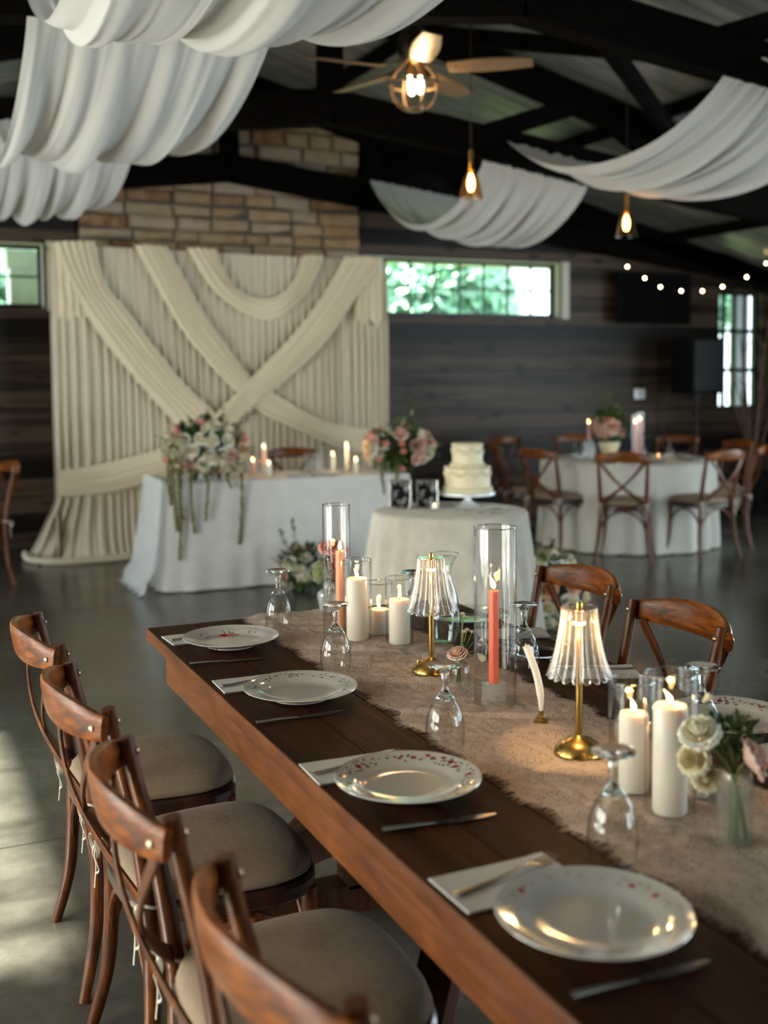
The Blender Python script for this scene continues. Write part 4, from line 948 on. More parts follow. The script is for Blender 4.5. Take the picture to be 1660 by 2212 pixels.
def plate(loc, kind, label, rz=0.0, tilt=None, fluted=False):
    g = G(); rf = None
    top = [(0, .0125), (.055, .0122), (.078, .0130), (.088, .0165), (.096, .0205), (.113, .0240), (.1285, .0275), (.1305, .0285)]
    bot = [(.1312, .0272), (.128, .0250), (.11, .0205), (.094, .0160), (.084, .0105), (.070, .0065), (.068, .0022), (.064, .0022), (.062, .0068), (0, .0072)]
    if fluted: rf = lambda a, z: 1+(.012*abs(math.sin(a*9)) if z > .02 else 0)
    g.lathe(top+bot, 96, rf=rf)
    mk = 'glass_plate' if kind == 'glass' else 'plate_'+kind
    if mk not in M: M[mk] = plate_mat(mk, kind)
    o = link('dinner_plate', g.mesh('dinner_plate', mk)); tag(o, label, 'plate', 'dinner plates on the long table', loc, rz); return o
M['glass_plate'] = thin_glass('glass_plate', (0.955, 0.96, 0.955), (0.66, 0.69, 0.68), refl=2.0, rough=.02)
PZ = TZ+.0042
plate((.868, 2.945, PZ), 'rose', 'white plate painted with small rose bouquets, at the far end of the left side', .3)
plate((.868, 2.392, PZ), 'grey', 'white plate with a grey green leaf border, second from the far end', 1.0)
plate((.840, 1.762, PZ), 'red', 'white plate with a dark red flower border, third from the far end', 2.0)
plate((.846, 1.205, PZ), 'faint', 'large near plate with a faint beige border and small red dots', .5)
plate((1.585, 2.915, PZ), 'glass', 'clear glass plate seen through the tall coral candle hurricane')
plate((1.555, 2.475, PZ), 'glass', 'clear glass plate behind the upturned goblet by the leaning ivory taper', 0, None, True)
plate((1.60, 1.80, PZ), 'red', 'red patterned plate at the right edge behind the near flowers', .9)

# napkins, forks, knives
def napkin(loc, rz, label, w=.195, d=.118):
    g = G(); rs = random.Random(int(loc[1]*100))
    for k, (ox, oy, z) in enumerate(((0, 0, .0), (.002, -.0015, .0018))):
        def top(u, v, z=z, ox=ox, oy=oy): return ((u-.5)*w+ox, (v-.5)*d+oy, z+.0014+.0010*ns(u*4, v*4, k+loc[1])+(.0015*(u > .9)))
        g.grid(top, 12, 8)
    g.box((0, 0, .0004), (w, d, .0008)); g.box((-.5*w+.001, 0, .0016), (.002, d, .0032))
    o = link('napkin', g.mesh('napkin', 'napkin')); tag(o, label, 'napkin', 'folded white napkins', loc, rz)
def make_fork():
    g = G(); P = [(-.10, 0, .004), (-.07, 0, .003), (-.02, 0, .004), (.025, 0, .008), (.05, 0, .006)]
    g.sweep(P, [(0, 1, 0)], [.016, .013, .007, .006, .010], [.0028, .0028, .003, .003, .002], n=8)
    g.sweep([(.048, 0, .0065), (.056, 0, .005), (.064, 0, .0045)], [(0, 1, 0)], [.012, .022, .024], .002, n=6)
    for k in range(4):
        y = (k-1.5)*.0066; g.sweep([(.062, y, .0045), (.08, y, .004), (.102, y*.9, .008)], [(0, 1, 0)], [.0040, .0034, .002], .0016, n=6)
    return g.mesh('fork', 'steel')
fork_me = make_fork()
def fork(loc, rz, label): tag(link('fork', fork_me), label, 'fork', 'forks on the napkins', loc, rz)
kb = G(); kb.sweep([(-.015, 0, .003), (.03, 0, .003), (.07, .001, .003), (.10, .003, .003)], [(0, 1, 0)], [.012, .018, .017, .006], .0014, n=6); kb_me = kb.mesh('blade', 'steel')
kh = G(); kh.sweep([(-.105, 0, .005), (-.06, 0, .005), (-.012, 0, .004)], [(0, 1, 0)], [.014, .012, .009], [.006, .006, .004], n=10); kh_me = kh.mesh('handle', 'steel')
def knife(loc, rz, label):
    t = thing('table_knife', label, 'knife', loc, rz, 'table knives'); link('blade', kb_me, t); link('handle', kh_me, t)
PLn = ['rose painted plate', 'grey leaf bordered plate', 'red flowered plate', 'big near plate']
NZ = TZ+.001
for (x, y, rz), nm in zip(((.822, 3.085, .05), (.820, 2.562, -.02), (.808, 1.915, -.03), (.815, 1.378, .02)), PLn):
    napkin((x, y, NZ), rz, 'white folded napkin tucked beside the %s' % nm)
    fork((x+.005, y+.010, NZ+.0032), rz+.22, 'fork lying on the white napkin beside the %s' % nm)
for (x, y, rz), nm in zip(((.817, 2.784, -.11), (.822, 2.252, .02), (.829, 1.610, -.09), (.833, 1.077, -.03)), PLn):
    knife((x, y, NZ), rz, 'slim dark knife on the near side of the %s' % nm)
napkin((1.635, 2.735, NZ), -.35, 'white napkin at right, beside the glass plate behind the tall hurricane')
napkin((1.610, 2.285, NZ), -.42, 'white napkin at right, behind the nearer pleated table lamp')
napkin((1.62, 1.63, NZ), .1, 'napkin beside the red patterned plate at the right edge')
fork((1.615, 2.295, NZ+.0032), PI-.42, 'fork on the napkin behind the nearer pleated table lamp')

# ------------------------------------------------------------------ glassware
def upturned_goblet(loc, label, first=[None]):
    if first[0]: r_ = dup(first[0], loc, None, label); r_.rotation_euler = (0, 0, loc[1]*7); return r_
    t = thing('wine_goblet', label, 'wine glass', loc, 0, 'upturned goblets')
    g = G(); prof = [(.0355, .0), (.0375, .012), (.0392, .03), (.0392, .045), (.0365, .065), (.030, .085), (.021, .100), (.012, .108)]
    inner = [(r_-.0012, z) for r_, z in prof[:-1]]+[(.004, .104), (0, .103)]
    g.lathe(prof, 40); g.lathe(inner, 40); g.lathe([(.0355, 0), (.0343, 0)], 40); part('bowl', g, 'glass', t)
    g = G(); g.lathe([(0, .098), (.018, .1005), (.021, .102), (.0135, .110), (.0085, .118), (.006, .128), (.0056, .140), (.0072, .152), (.012, .160), (.022, .1645), (.0335, .1675), (.0345, .1695), (.033, .1710), (.020, .1700), (0, .1690)], 32); part('stem', g, 'solid_glass', t)
    first[0] = t; return t
GZ = TZ+.003
gob = [((1.059, 3.10), 'upturned goblet at the far end of the table, left of the pink flower vase'), ((1.029, 2.574), 'upturned goblet by the leaf bordered plate, in front of the tall white pillar'), ((1.002, 1.930), 'upturned goblet by the red flowered plate, in front of the little bud vase'), ((.998, 1.372), 'blurred upturned goblet by the big near plate'),
    ((1.447, 2.362), 'upturned goblet right of the coral candle, behind the ivory taper'), ((1.444, 1.700), 'upturned goblet at right behind the pillar candles, over the red patterned plate'), ((1.40, 2.90), 'upturned goblet partly hidden behind the farther pleated lamp')]
for (x, y), lab in gob: upturned_goblet((x, y, GZ), lab)

def flame(g, x, y, z, h=.026, lean=0.0):
    prof = [(0, 0), (.30, .12), (.44, .28), (.42, .42), (.28, .62), (.13, .82), (0, 1.0)]
    n = 10; vs = []; fs = []
    for r_, zz in prof:
        for k in range(n): a = 2*PI*k/n; vs.append((x+lean*zz*zz*h+r_*h*.42*math.cos(a), y+r_*h*.42*math.sin(a), z+zz*h))
    for i in range(len(prof)-1):
        for k in range(n): fs.append((i*n+k, i*n+(k+1) % n, (i+1)*n+(k+1) % n, (i+1)*n+k))
    g.add(vs, fs)
def candle(name, loc, r_, h, mat, label, group, lit=True, fh=.026, lean=-.3, w=0.12, lamp=True, taper=1.0, fluted=False):
    t = thing(name, label, 'candle', loc, 0, group)
    g = G(); rf = (lambda a, z: 1+.05*math.cos(6*a)) if fluted else None
    g.lathe([(0, 0), (r_*.94, 0), (r_, .004), (r_*taper, h-.006), (r_*taper*.93, h), (r_*taper*.78, h-.0015), (r_*.3, h-.003), (0, h-.003)], 36, rf=rf); part('wax', g, mat, t)
    g = G(); g.tube([(0, 0, h-.004), (.0005, 0, h+.004), (-.001, 0, h+.008)], .0011, 6); part('wick', g, 'wick', t)
    if lit:
        g = G(); flame(g, 0, 0, h+.003, fh, lean); part('flame', g, 'flame', t)
        if lamp: light('candle_light', 'POINT', (loc[0], loc[1], loc[2]+h+.02), w, (1.0, 0.58, 0.22), radius=0.006)
    return t
def hurricane(loc, r_, h, label, mat='smoke_glass', group='open glass candle cylinders', base=True):
    t = thing('glass_cylinder', label, 'glass cylinder', loc, 0, group)
    g = G(); g.lathe([(r_*.985, 0), (r_, .004), (r_, h)], 56); g.lathe([(r_-.0026, .004), (r_-.0026, h)], 56); part('wall', g, mat, t)
    g = G(); g.tube([((r_-.0013)*math.cos(2*PI*k/56), (r_-.0013)*math.sin(2*PI*k/56), h) for k in range(57)], .0016, 8, cap=False); part('rim', g, 'solid_glass', t)
    if base: g = G(); g.disc(r_*.98, .002, 56); part('base', g, mat, t)
    return t
pg = 'lit pillar candles in glass cylinders'
hurricane((1.207, 2.853, GZ), .0400, .228, 'medium glass cylinder around the tall white pillar, left of the lamps')
candle('pillar_candle', (1.207, 2.853, GZ+.003), .0305, .172, 'wax_white', 'tall white pillar candle, leftmost of the far cluster', pg, lean=-.4)
hurricane((1.291, 2.893, GZ), .0395, .150, 'short glass cylinder around the shortest white candle, between two taller ones')
candle('pillar_candle', (1.291, 2.893, GZ+.003), .0300, .070, 'wax_white', 'short white candle between the two taller pillars', pg)
hurricane((1.294, 2.762, GZ), .0385, .184, 'glass cylinder around the right white pillar, beside the farther lamp')
candle('pillar_candle', (1.294, 2.762, GZ+.003), .0290, .122, 'wax_white', 'medium white pillar candle left of the farther pleated lamp', pg, lean=.2)
hurricane((1.187, 2.955, GZ), .0400, .372, 'tall slender glass cylinder around the peach taper candle')
candle('taper_candle', (1.197, 2.955, GZ+.012), .0125, .225, 'wax_peach', 'lit peach taper candle beside the pink flowers', 'tapers on the long table', fh=.028, lean=.0, fluted=True)
hurricane((1.244, 2.152, GZ), .0475, .400, 'widest tall glass cylinder around the coral taper candle')
t = candle('taper_candle', (1.240, 2.152, GZ+.050), .0115, .208, 'wax_coral', 'lit coral red fluted taper in the widest tall cylinder', 'tapers on the long table', fh=.034, lean=-.35, w=.2, fluted=True)
t = thing('taper_holder', 'clear ribbed glass holder under the coral taper', 'candle holder', (1.240, 2.152, GZ+.002))
g = G(); g.lathe([(.0, 0), (.026, 0), (.027, .004), (.0265, .048), (.024, .050), (.0135, .049), (.0130, .022), (0, .020)], 60, rf=lambda a, z: 1+.02*math.cos(20*a)); part('cup', g, 'frost_glass', t)
# leaning ivory taper in a tiny brass foot
t = thing('brass_taper_holder', 'tiny brass foot holding the leaning ivory taper', 'candle holder', (1.262, 1.990, GZ))
g = G(); g.lathe([(0, 0), (.0165, 0), (.0175, .003), (.013, .006), (.0135, .009), (.009, .012), (.0095, .015), (.0055, .020), (.006, .027), (.0045, .028), (0, .026)], 28); part('foot', g, 'brass', t)
g = G(); P = smooth_path([(0, 0, .0), (-.002, .001, .04), (-.010, .006, .085), (-.0285, .014, .140)], 6); g.tube(P, [.0035+.0045*min(1, i/6) for i in range(len(P))], 10)
g.tube([P[-1], P[-1]+Vector((-.002, 0, .006))], .001, 5)
o = link('taper_candle', g.mesh('taper_candle', 'wax_white')); tag(o, 'unlit ivory taper leaning left in a tiny brass foot', 'candle', 'tapers on the long table', (1.262, 1.990, GZ+.026))
# near cluster
hurricane((1.195, 1.590, GZ), .0400, .200, 'glass cylinder around the near left pillar, right of the nearer lamp')
candle('pillar_candle', (1.200, 1.590, GZ+.003), .0260, .138, 'wax_white', 'white pillar half hidden behind the tallest near one', pg)
hurricane((1.193, 1.482, GZ), .0430, .238, 'glass cylinder around the tall near pillar candle')
candle('pillar_candle', (1.193, 1.482, GZ+.003), .0285, .182, 'wax_white', 'tallest near white pillar candle, left of the cream flowers', pg, lean=-.6)
hurricane((1.285, 1.525, GZ), .0300, .110, 'small votive glass behind the cream flowers')
candle('pillar_candle', (1.285, 1.525, GZ+.003), .0225, .078, 'wax_white', 'small votive candle behind the cream flowers', pg)

# ------------------------------------------------------------------ pleated table lamps
def table_lamp(loc, label, first=[None]):
    if first[0]: return dup(first[0], loc, .35, label)
    t = thing('table_lamp', label, 'lamp', loc, 0, 'pleated brass table lamps')
    g = G(); g.lathe([(0, 0), (.0485, 0), (.0495, .003), (.047, .012), (.039, .023), (.026, .031), (.012, .0355), (.0075, .040), (0, .040)], 48); part('base', g, 'brass', t)
    g = G(); g.lathe([(0, .045), (.003, .045), (.0045, .040), (.0045, .031), (0, .03)], 12, (-.030, .012, -.012)); part('switch_knob', g, 'brass', t)
    g = G(); g.lathe([(.0068, .036), (.0068, .286), (0, .286)], 20); part('pole', g, 'brass', t)
    g = G(); g.lathe([(0, .299), (.0055, .299), (.0065, .296), (.0065, .285), (.0105, .284), (.0105, .262), (0, .262)], 20); part('finial', g, 'brass', t)
    g = G(); nr = 18; n = nr*8; prof = [(.0355, .288), (.0368, .270), (.0392, .250), (.0428, .228), (.0474, .206), (.053, .186), (.0595, .170), (.0640, .161)]
    def shell(k0, zoff=True):
        vs = []; fs = []; m_ = len(prof)
        for i, (r_, z) in enumerate(prof):
            for k in range(n):
                a = 2*PI*k/n; q = abs(math.sin(nr*a/2)); rr_ = r_*(1-.11+.11*q)*k0; dz = -(.0065*q if i == m_-1 else (.003*q if i == m_-2 else 0)); vs.append((rr_*math.cos(a), rr_*math.sin(a), z+dz))
        for i in range(m_-1):
            for k in range(n): fs.append((i*n+k, i*n+(k+1) % n, (i+1)*n+(k+1) % n, (i+1)*n+k))
        g.add(vs, fs); return vs[-n:]
    shell(1.0); shell(.955)
    g.lathe([(.0065, .289), (.0345, .289)], n)
    part('lamp_shade', g, 'shade_acrylic', t)
    g = G(); rim = []
    for k in range(n+1):
        a = 2*PI*k/n; q = abs(math.sin(nr*a/2)); rr_ = .0640*(.89+.11*q)*.98; rim.append((rr_*math.cos(a), rr_*math.sin(a), .161-.0065*q))
    g.tube(rim, .0014, 6, cap=False); g.tube([(.0350*math.cos(2*PI*k/40), .0350*math.sin(2*PI*k/40), .2885) for k in range(41)], .0013, 6, cap=False); part('shade_rim', g, 'solid_glass', t)
    g = G(); g.lathe([(.0075, .2615), (.0125, .2605), (.0125, .256), (.0075, .2555)], 20); part('light_ring', g, 'lamp_led', t)
    first[0] = t; return t
M['lamp_led'] = emit('lamp_led', (1.0, 0.62, 0.26), 6.0)
table_lamp((1.237, 2.455, GZ), 'farther brass table lamp with clear pleated shade, beside the white pillars')
table_lamp((1.222, 1.792, GZ), 'nearer brass table lamp with clear pleated shade, behind the big near plate')
light('lamp_light', 'POINT', (1.222-.016, 1.792-.016, GZ+.235), 0.9, (1.0, 0.64, 0.28), radius=0.006)
light('lamp_light', 'POINT', (1.237-.016, 2.455-.016, GZ+.235), 0.12, (1.0, 0.64, 0.28), radius=0.006)

# water carafe
t = thing('water_carafe', 'tall waisted glass carafe of water behind the farther lamp', 'carafe', (1.400, 2.700, GZ))
P = smooth_path([(.036, 0, 0), (.043, 0, .03), (.045, 0, .08), (.036, 0, .135), (.022, 0, .178), (.0195, 0, .20), (.026, 0, .225), (.040, 0, .252)], 4)
g = G(); g.lathe([(p.x, p.z) for p in P], 40); g.lathe([(p.x-.0018, p.z+.004) for p in P[:-1]]+[(P[-1].x-.0018, P[-1].z)], 40); part('body', g, 'glass', t)
g = G(); g.tube([(.039*math.cos(2*PI*k/40), .039*math.sin(2*PI*k/40), .252) for k in range(41)], .0017, 6, cap=False); part('rim', g, 'solid_glass', t)
g = G(); W_ = [(p.x-.003, p.z+.005) for p in P if p.z < .222]; g.lathe([(0, .006)]+W_+[(0, W_[-1][1])], 36); part('water', g, 'water', t)

# ------------------------------------------------------------------ flowers
def rose_mesh(mat, kind, cache={}):
    """unit rose, radius ~1, opening towards +z"""
    key = (mat, kind)
    if key in cache: return cache[key]
    g = G(); rs = random.Random(hash(kind) % 97 if isinstance(kind, int) else len(kind)*5+kind.count('e'))
    lay = {'rose': [(3, .17, .50, 0), (3, .30, .50, .05), (4, .46, .46, .25), (5, .66, .36, .55), (6, .86, .18, .85), (6, 1.02, -.02, 1.1)], 'bud': [(3, .2, .75, 0), (4, .36, .8, .05), (5, .5, .7, .2)],
           'ruffle': [(4, .18, .48, 0), (5, .34, .48, .15), (7, .52, .44, .4), (8, .72, .34, .7), (9, .92, .14, 1.0), (9, 1.04, -.08, 1.2)]}[kind]
    for li, (n, rad, hh, opn) in enumerate(lay):
        for k in range(n):
            a0 = 2*PI*(k+.5*(li % 2)+rs.uniform(-.14, .14))/n; wd = 2*PI/n*.70; hj = hh+rs.uniform(-.05, .05); ru = rs.uniform(0, 9)
            def fn(u, v):
                a = a0+(u-.5)*2*wd*(.45+.55*math.sin(PI*(v*.55+.2))); s_ = v
                close = (1-opn)*.45*max(0, s_-.5)*2 if opn < 1 else 0
                r_ = rad*(.15+.85*math.sin(PI*.5*min(1, s_*1.25)))*(1-close)+.16*opn*max(0, s_-.6)
                z = -.60+(hj+.60)*math.sin(PI*.5*s_)-opn*.22*max(0, s_-.6)*2.0
                z -= .12*(2*u-1)**2*s_*(1 if kind != 'ruffle' else .4); wv = (.07 if kind == 'ruffle' else .02)*math.sin(u*(12 if kind == 'ruffle' else 5)+ru)*s_**2
                return ((r_+wv)*math.cos(a), (r_+wv)*math.sin(a), z+wv*.8)
            g.grid(fn, 7, 6)
    g.ball((0, 0, .12), .15, 8, 6, (1, 1, 1.9))
    me = g.mesh('bloom_%s' % kind, mat); cache[key] = me; return me
def bloom(parent, p, d, r_, mat, kind='rose', name='rose'):
    o = link(name, rose_mesh(mat, kind), parent, p); o.scale = (r_, r_, r_)
    d = Vector(d).normalized(); q = d.to_track_quat('Z', 'Y'); o.rotation_euler = (q @ Matrix.Rotation((p[0]*37+p[2]*53) % 6.28, 3, 'Z').to_quaternion()).to_euler(); return o
def leaf(g, p, d, l, w, up=(0, 0, 1), bend=.2):
    d = Vector(d).normalized(); s_ = d.cross(Vector(up)); s_ = s_.normalized() if s_.length > .01 else Vector((1, 0, 0)); n_ = s_.cross(d); p = Vector(p)
    def fn(u, v): t_ = v; ww = w*math.sin(PI*min(1, t_*.95+.03))**.8; return p+d*(l*t_)+s_*(ww*(u-.5))+n_*(-bend*l*t_*t_+.12*w*abs(u-.5)*2)
    g.grid(fn, 2, 5)
def leaf_cluster(c, r, n, l, w, seed, bias=(0, 0, .3)):
    g = G(); rs = random.Random(seed)
    for _ in range(n):
        d = Vector((rs.gauss(0, 1), rs.gauss(0, 1), rs.gauss(0, 1))).normalized(); p = Vector(c)+Vector((d.x*r[0], d.y*r[1], d.z*r[2]))*rs.uniform(.3, .85)
        leaf(g, p, d+Vector(bias)*.6+Vector((rs.gauss(0, .3), rs.gauss(0, .3), rs.gauss(0, .3))), l*rs.uniform(.7, 1.2), w*rs.uniform(.7, 1.1), bend=rs.uniform(-.1, .35))
    return g
def amaranth(parent, x, y, z, ln, r_=.011, seed=0):
    g = G(); rs = random.Random(seed); n = int(ln/.010); P = []
    for i in range(n+1): s_ = i/n; P.append(Vector((x+.012*math.sin(s_*3+seed), y-.012*min(1, s_*6), z-ln*s_)))
    g.tube(P, r_*.45, 6)
    for p in P:
        for _ in range(3): a = rs.uniform(0, 2*PI); g.ball(p+Vector((math.cos(a), math.sin(a), 0))*r_*.6, r_*rs.uniform(.4, .6), 6, 4)
    part('hanging_amaranth', g, 'amaranth', parent)
def bouquet(name, label, loc, r, nflowers, seed, fl, hang=(), sprigs=(), base=True, leaves=(150, .09, .04), group=None, facing=(-.35, -1, .5), cat='flowers'):
    """mound of blooms: r = ellipsoid radii; fl = list of (mat, kind, weight, size)"""
    t = thing(name, label, cat, loc, 0, group); rs = random.Random(seed); F = Vector(facing).normalized()
    part('foliage', leaf_cluster((0, 0, 0), (r[0]*.98, r[1]*.98, r[2]*.98), leaves[0], leaves[1], leaves[2], seed), 'leaf_dark' if seed % 2 else 'leaf', t)
    part('foliage', leaf_cluster((0, 0, 0), (r[0]*.8, r[1]*.8, r[2]*.85), leaves[0]//2, leaves[1], leaves[2], seed+1), 'leaf' if seed % 2 else 'leaf_dark', t)
    ds = []; tries = 0
    while len(ds) < nflowers and tries < 4000:
        tries += 1; d = Vector((rs.gauss(0, 1), rs.gauss(0, 1), rs.gauss(0, 1))).normalized()
        if d.dot(F) < -.15: continue
        lim = 1.55/math.sqrt(nflowers)
        if all((d-e).length > lim for e in ds): ds.append(d)
    for d in ds:
        mt, kd, _, sz = rs.choices(fl, [f[2] for f in fl])[0]; p = (d.x*r[0]*.92, d.y*r[1]*.92, d.z*r[2]*.92)
        bloom(t, p, d+F*.25, sz*rs.uniform(.85, 1.15), mt, kd, 'rose' if kd != 'bud' else 'rosebud')
    for (hx, hy, hz, ln) in hang: amaranth(t, hx, hy, hz, ln, .013, int(hx*100))
    for k, (dx, dy, dz, ln) in enumerate(sprigs):
        g = G(); a = Vector((0, 0, 0)); d = Vector((dx, dy, dz)).normalized(); P = [a+d*ln*s_+Vector((0, 0, -.04*s_*s_)) for s_ in (0, .3, .6, .85, 1)]; g.tube(P, .0025, 5)
        for q in range(14): s_ = .45+.55*q/13; p = a+d*ln*s_; leaf(g, p, d+Vector((rs.gauss(0, .7), rs.gauss(0, .7), rs.gauss(0, .7))), .04, .022)
        part('leaf_sprig', g, 'leaf', t)
    return t
mix1 = [('p_white', 'rose', 8, .050), ('p_blush', 'rose', 4, .050), ('p_pink', 'bud', 2, .046), ('p_peach', 'rose', 1, .05), ('p_mauve', 'ruffle', 1.3, .06)]
t = bouquet('floral_arrangement', 'big rose arrangement with trailing green amaranth on the left end of the sweetheart table', (2.14, 7.80, .995), (.33, .19, .21), 40, 3, mix1,
    hang=((-.27, -.14, -.06, .50), (-.25, -.17, -.12, .64), (-.22, -.16, -.06, .42), (-.29, -.1, -.02, .36), (-.15, -.17, -.14, .44), (-.05, -.17, -.16, .34), (.11, -.16, -.18, .10), (.20, -.15, -.18, .50)),
    sprigs=((1, 0, .75, .40), (.5, 0, 1, .30)), leaves=(330, .10, .05))
# hydrangea head at its left
g = G(); rs = random.Random(4)
for _ in range(170):
    d = Vector((rs.gauss(0, 1), rs.gauss(0, 1), rs.gauss(0, 1))).normalized(); p = d*.085
    s_ = d.orthogonal().normalized(); u_ = d.cross(s_)
    for q in range(4): a = q*PI/2+rs.random(); e = (s_*math.cos(a)+u_*math.sin(a)); f_ = d.cross(e); g.add([p, p+e*.013+f_*.007+d*.003, p+e*.019+d*.004, p+e*.013-f_*.007+d*.003], [(0, 1, 2, 3)])
M['hydrangea'] = plain('tan_hydrangea', (0.46, 0.40, 0.24), 0.8, var=.25, scale=40)
part('hydrangea', g, 'hydrangea', t, flat=True, loc=(-.26, -.13, .02), label='tan hydrangea head')
t = bouquet('floral_arrangement', 'rose and greenery arrangement on the right end of the sweetheart table, above the photo frames', (3.68, 7.84, .945), (.31, .18, .18), 32, 8, [('p_white', 'rose', 4, .054), ('p_blush', 'rose', 4, .056), ('p_pink', 'bud', 3, .048), ('p_mauve', 'ruffle', .6, .05)],
    hang=((-.21, -.15, -.10, .26), (-.11, -.16, -.12, .24)), sprigs=((.35, 0, 1, .38), (.5, 0, 1, .34), (1, 0, .1, .40), (.25, -.1, 1, .36), (1, -.1, -.15, .34)), leaves=(220, .085, .045))
g = G(); 
for q in range(16): a = 2*PI*q/16; leaf(g, (.10, -.02, .27), (math.cos(a), -.3, math.sin(a)), .02, .008)
part('daisy', g, 'daisy', t)
bouquet('floor_flowers', 'low rose arrangement on the floor in front of the sweetheart table', (2.70, 7.38, .155), (.20, .13, .15), 12, 5, [('p_white', 'rose', 5, .052), ('p_blush', 'rose', 2, .05)], sprigs=((-.6, 0, 1, .30), (-.2, 0, 1, .34)), leaves=(150, .10, .05))
bouquet('floor_flowers', 'white rose arrangement on the floor right of the cake table', (3.56, 5.58, .235), (.30, .20, .23), 24, 6, [('p_white', 'rose', 7, .068), ('p_peach', 'rose', 1.2, .06), ('p_yellow', 'rose', 1, .05)], sprigs=((-1, 0, .8, .38), (.2, 0, 1, .3), (-.8, -.1, 1, .36)), leaves=(240, .09, .045))
bouquet('table_centrepiece', 'peach rose centrepiece in a pale bowl on the round guest table', (5.93, 8.24, 1.045), (.16, .14, .12), 9, 9, [('p_peach', 'rose', 2, .055), ('p_blush', 'rose', 4, .06), ('p_white', 'rose', 1.5, .05)], sprigs=((0, 0, 1, .27), (.5, 0, 1, .24), (-.3, 0, 1, .24), (.8, 0, .8, .24)), leaves=(260, .09, .045))
t = thing('flower_bowl', 'pale ceramic bowl under the flowers on the round table', 'bowl', (5.93, 8.24, .748))
g = G(); g.lathe([(0, 0), (.05, 0), (.045, .03), (.08, .08), (.098, .15), (.09, .152), (.07, .09), (0, .05)], 30); part('body', g, 'cake', t)

# pink carnation vase at the far end of the table
def bud(parent, p, r_=.0075):
    g = G(); n = 11
    for k in range(n): a = 2*PI*k/n; leaf(g, p, (math.cos(a), math.sin(a)*.8-.3, .45+math.sin(a)*.3), r_, r_*.42, bend=-.1)
    o = part('daisy', g, 'daisy', parent)
    g = G(); g.ball((p[0], p[1]-.001, p[2]+.0015), r_*.38, 8, 5, (1, 1, .7)); e = part('daisy_eye', g, 'daisy_eye', o)
t = thing('cut_glass_vase', 'squat cut glass vase of pink blooms at the far end of the table', 'vase', (1.273, 3.235, GZ))
g = G(); P = [(0, .002), (.026, .0), (.032, .02), (.0375, .055), (.036, .062), (.020, .074), (.0175, .082), (.019, .095), (.0215, .100)]
g.lathe(P, 60, rf=lambda a, z: 1+.02*abs(math.sin(5*a+z*60))); g.lathe([(max(0, r_-.003), z+.003) for r_, z in P[:-1]]+[(.0185, .100)], 60); part('body', g, 'frost_glass', t)
g = G(); g.lathe([(0, .006), (.028, .008), (.033, .05), (.030, .058), (0, .058)], 30); part('water', g, 'water', t)
g = G(); rs = random.Random(3)
tops = [(.000, -.03, .205), (.045, -.01, .20), (-.05, -.02, .16), (.02, -.035, .155), (-.02, -.04, .15), (.05, .0, .14), (.0, .0, .18), (-.035, -.01, .19), (.06, -.03, .17)]
for p in tops: g.tube(smooth_path([(rs.uniform(-.01, .01), rs.uniform(-.01, .01), .012), (p[0]*.15, p[1]*.15, .09), p], 4), .0013, 5)
part('stem', g, 'stem', t)
bloom(t, (-.005, -.015, .212), (-.3, -.6, 1), .030, 'p_pink', 'ruffle', 'carnation'); bloom(t, (.040, .0, .205), (.4, -.4, 1), .029, 'p_pink', 'ruffle', 'carnation'); bloom(t, (.028, .0, .150), (.5, -1, .1), .028, 'p_pink', 'ruffle', 'carnation'); bloom(t, (.022, .02, .105), (.6, -1, 0), .026, 'p_blush', 'ruffle', 'carnation')
for p in ((-.022, -.05, .172), (-.008, -.055, .165), (.010, -.05, .178), (-.035, -.05, .180), (.0, -.06, .150), (.035, -.04, .172), (-.015, -.058, .145), (.05, -.03, .16), (.018, -.055, .16)): bud(t, p)
part('foliage', leaf_cluster((-.01, .0, .115), (.035, .03, .03), 16, .05, .02, 8), 'leaf_dark', t)
g = G(); rs = random.Random(9)   # green lace flower head
for _ in range(420):
    a = rs.uniform(0, 2*PI); q = math.sqrt(rs.random()); x = q*.023*math.cos(a); z = q*.038*math.sin(a); y = -.012*(1-q*q); g.ball((x, y, z), .0021, 5, 3)
part('lace_flower', g, 'lace_flower', t, loc=(-.045, -.035, .135), label='green lace flower head')
# little bud vase
t = thing('bud_vase', 'little clear bud vase with a peach rose and chamomile, left of the coral candle', 'vase', (1.250, 2.330, GZ))
g = G(); P = [(0, .002), (.0225, .0), (.0240, .004), (.0240, .044), (.020, .050), (.0085, .054), (.0085, .060), (.0125, .0635)]
g.lathe(P, 40); g.lathe([(max(0, r_-.0018), z+.002) for r_, z in P], 40); part('body', g, 'glass', t)
g = G(); g.lathe([(0, .005), (.0215, .006), (.0215, .040), (0, .040)], 30); part('water', g, 'water', t)
g = G()
for p in ((-.012, -.012, .083), (.005, -.01, .125), (.016, -.005, .13), (.032, .0, .12), (.030, -.01, .10), (.05, .0, .085), (.02, .02, .15), (.012, .01, .165), (.045, -.02, .072)): g.tube(smooth_path([(p[0]*-.2, 0, .006), (p[0]*.1, 0, .058), p], 4), .0011, 5)
part('stem', g, 'stem', t)
bloom(t, (-.015, -.014, .084), (-.35, -.25, 1), .0225, 'p_blush', 'ruffle', 'rose'); bloom(t, (.040, -.028, .070), (.5, -.8, -.6), .020, 'p_yellow', 'bud', 'freesia')
for p in ((.002, -.015, .127), (.013, -.012, .130), (.030, -.005, .122), (.050, -.004, .088), (.018, .012, .156), (.010, .005, .165), (.052, -.01, .100)): bud(t, p, .0085)
part('foliage', leaf_cluster((.015, 0, .075), (.02, .015, .012), 8, .026, .008, 4), 'leaf', t)
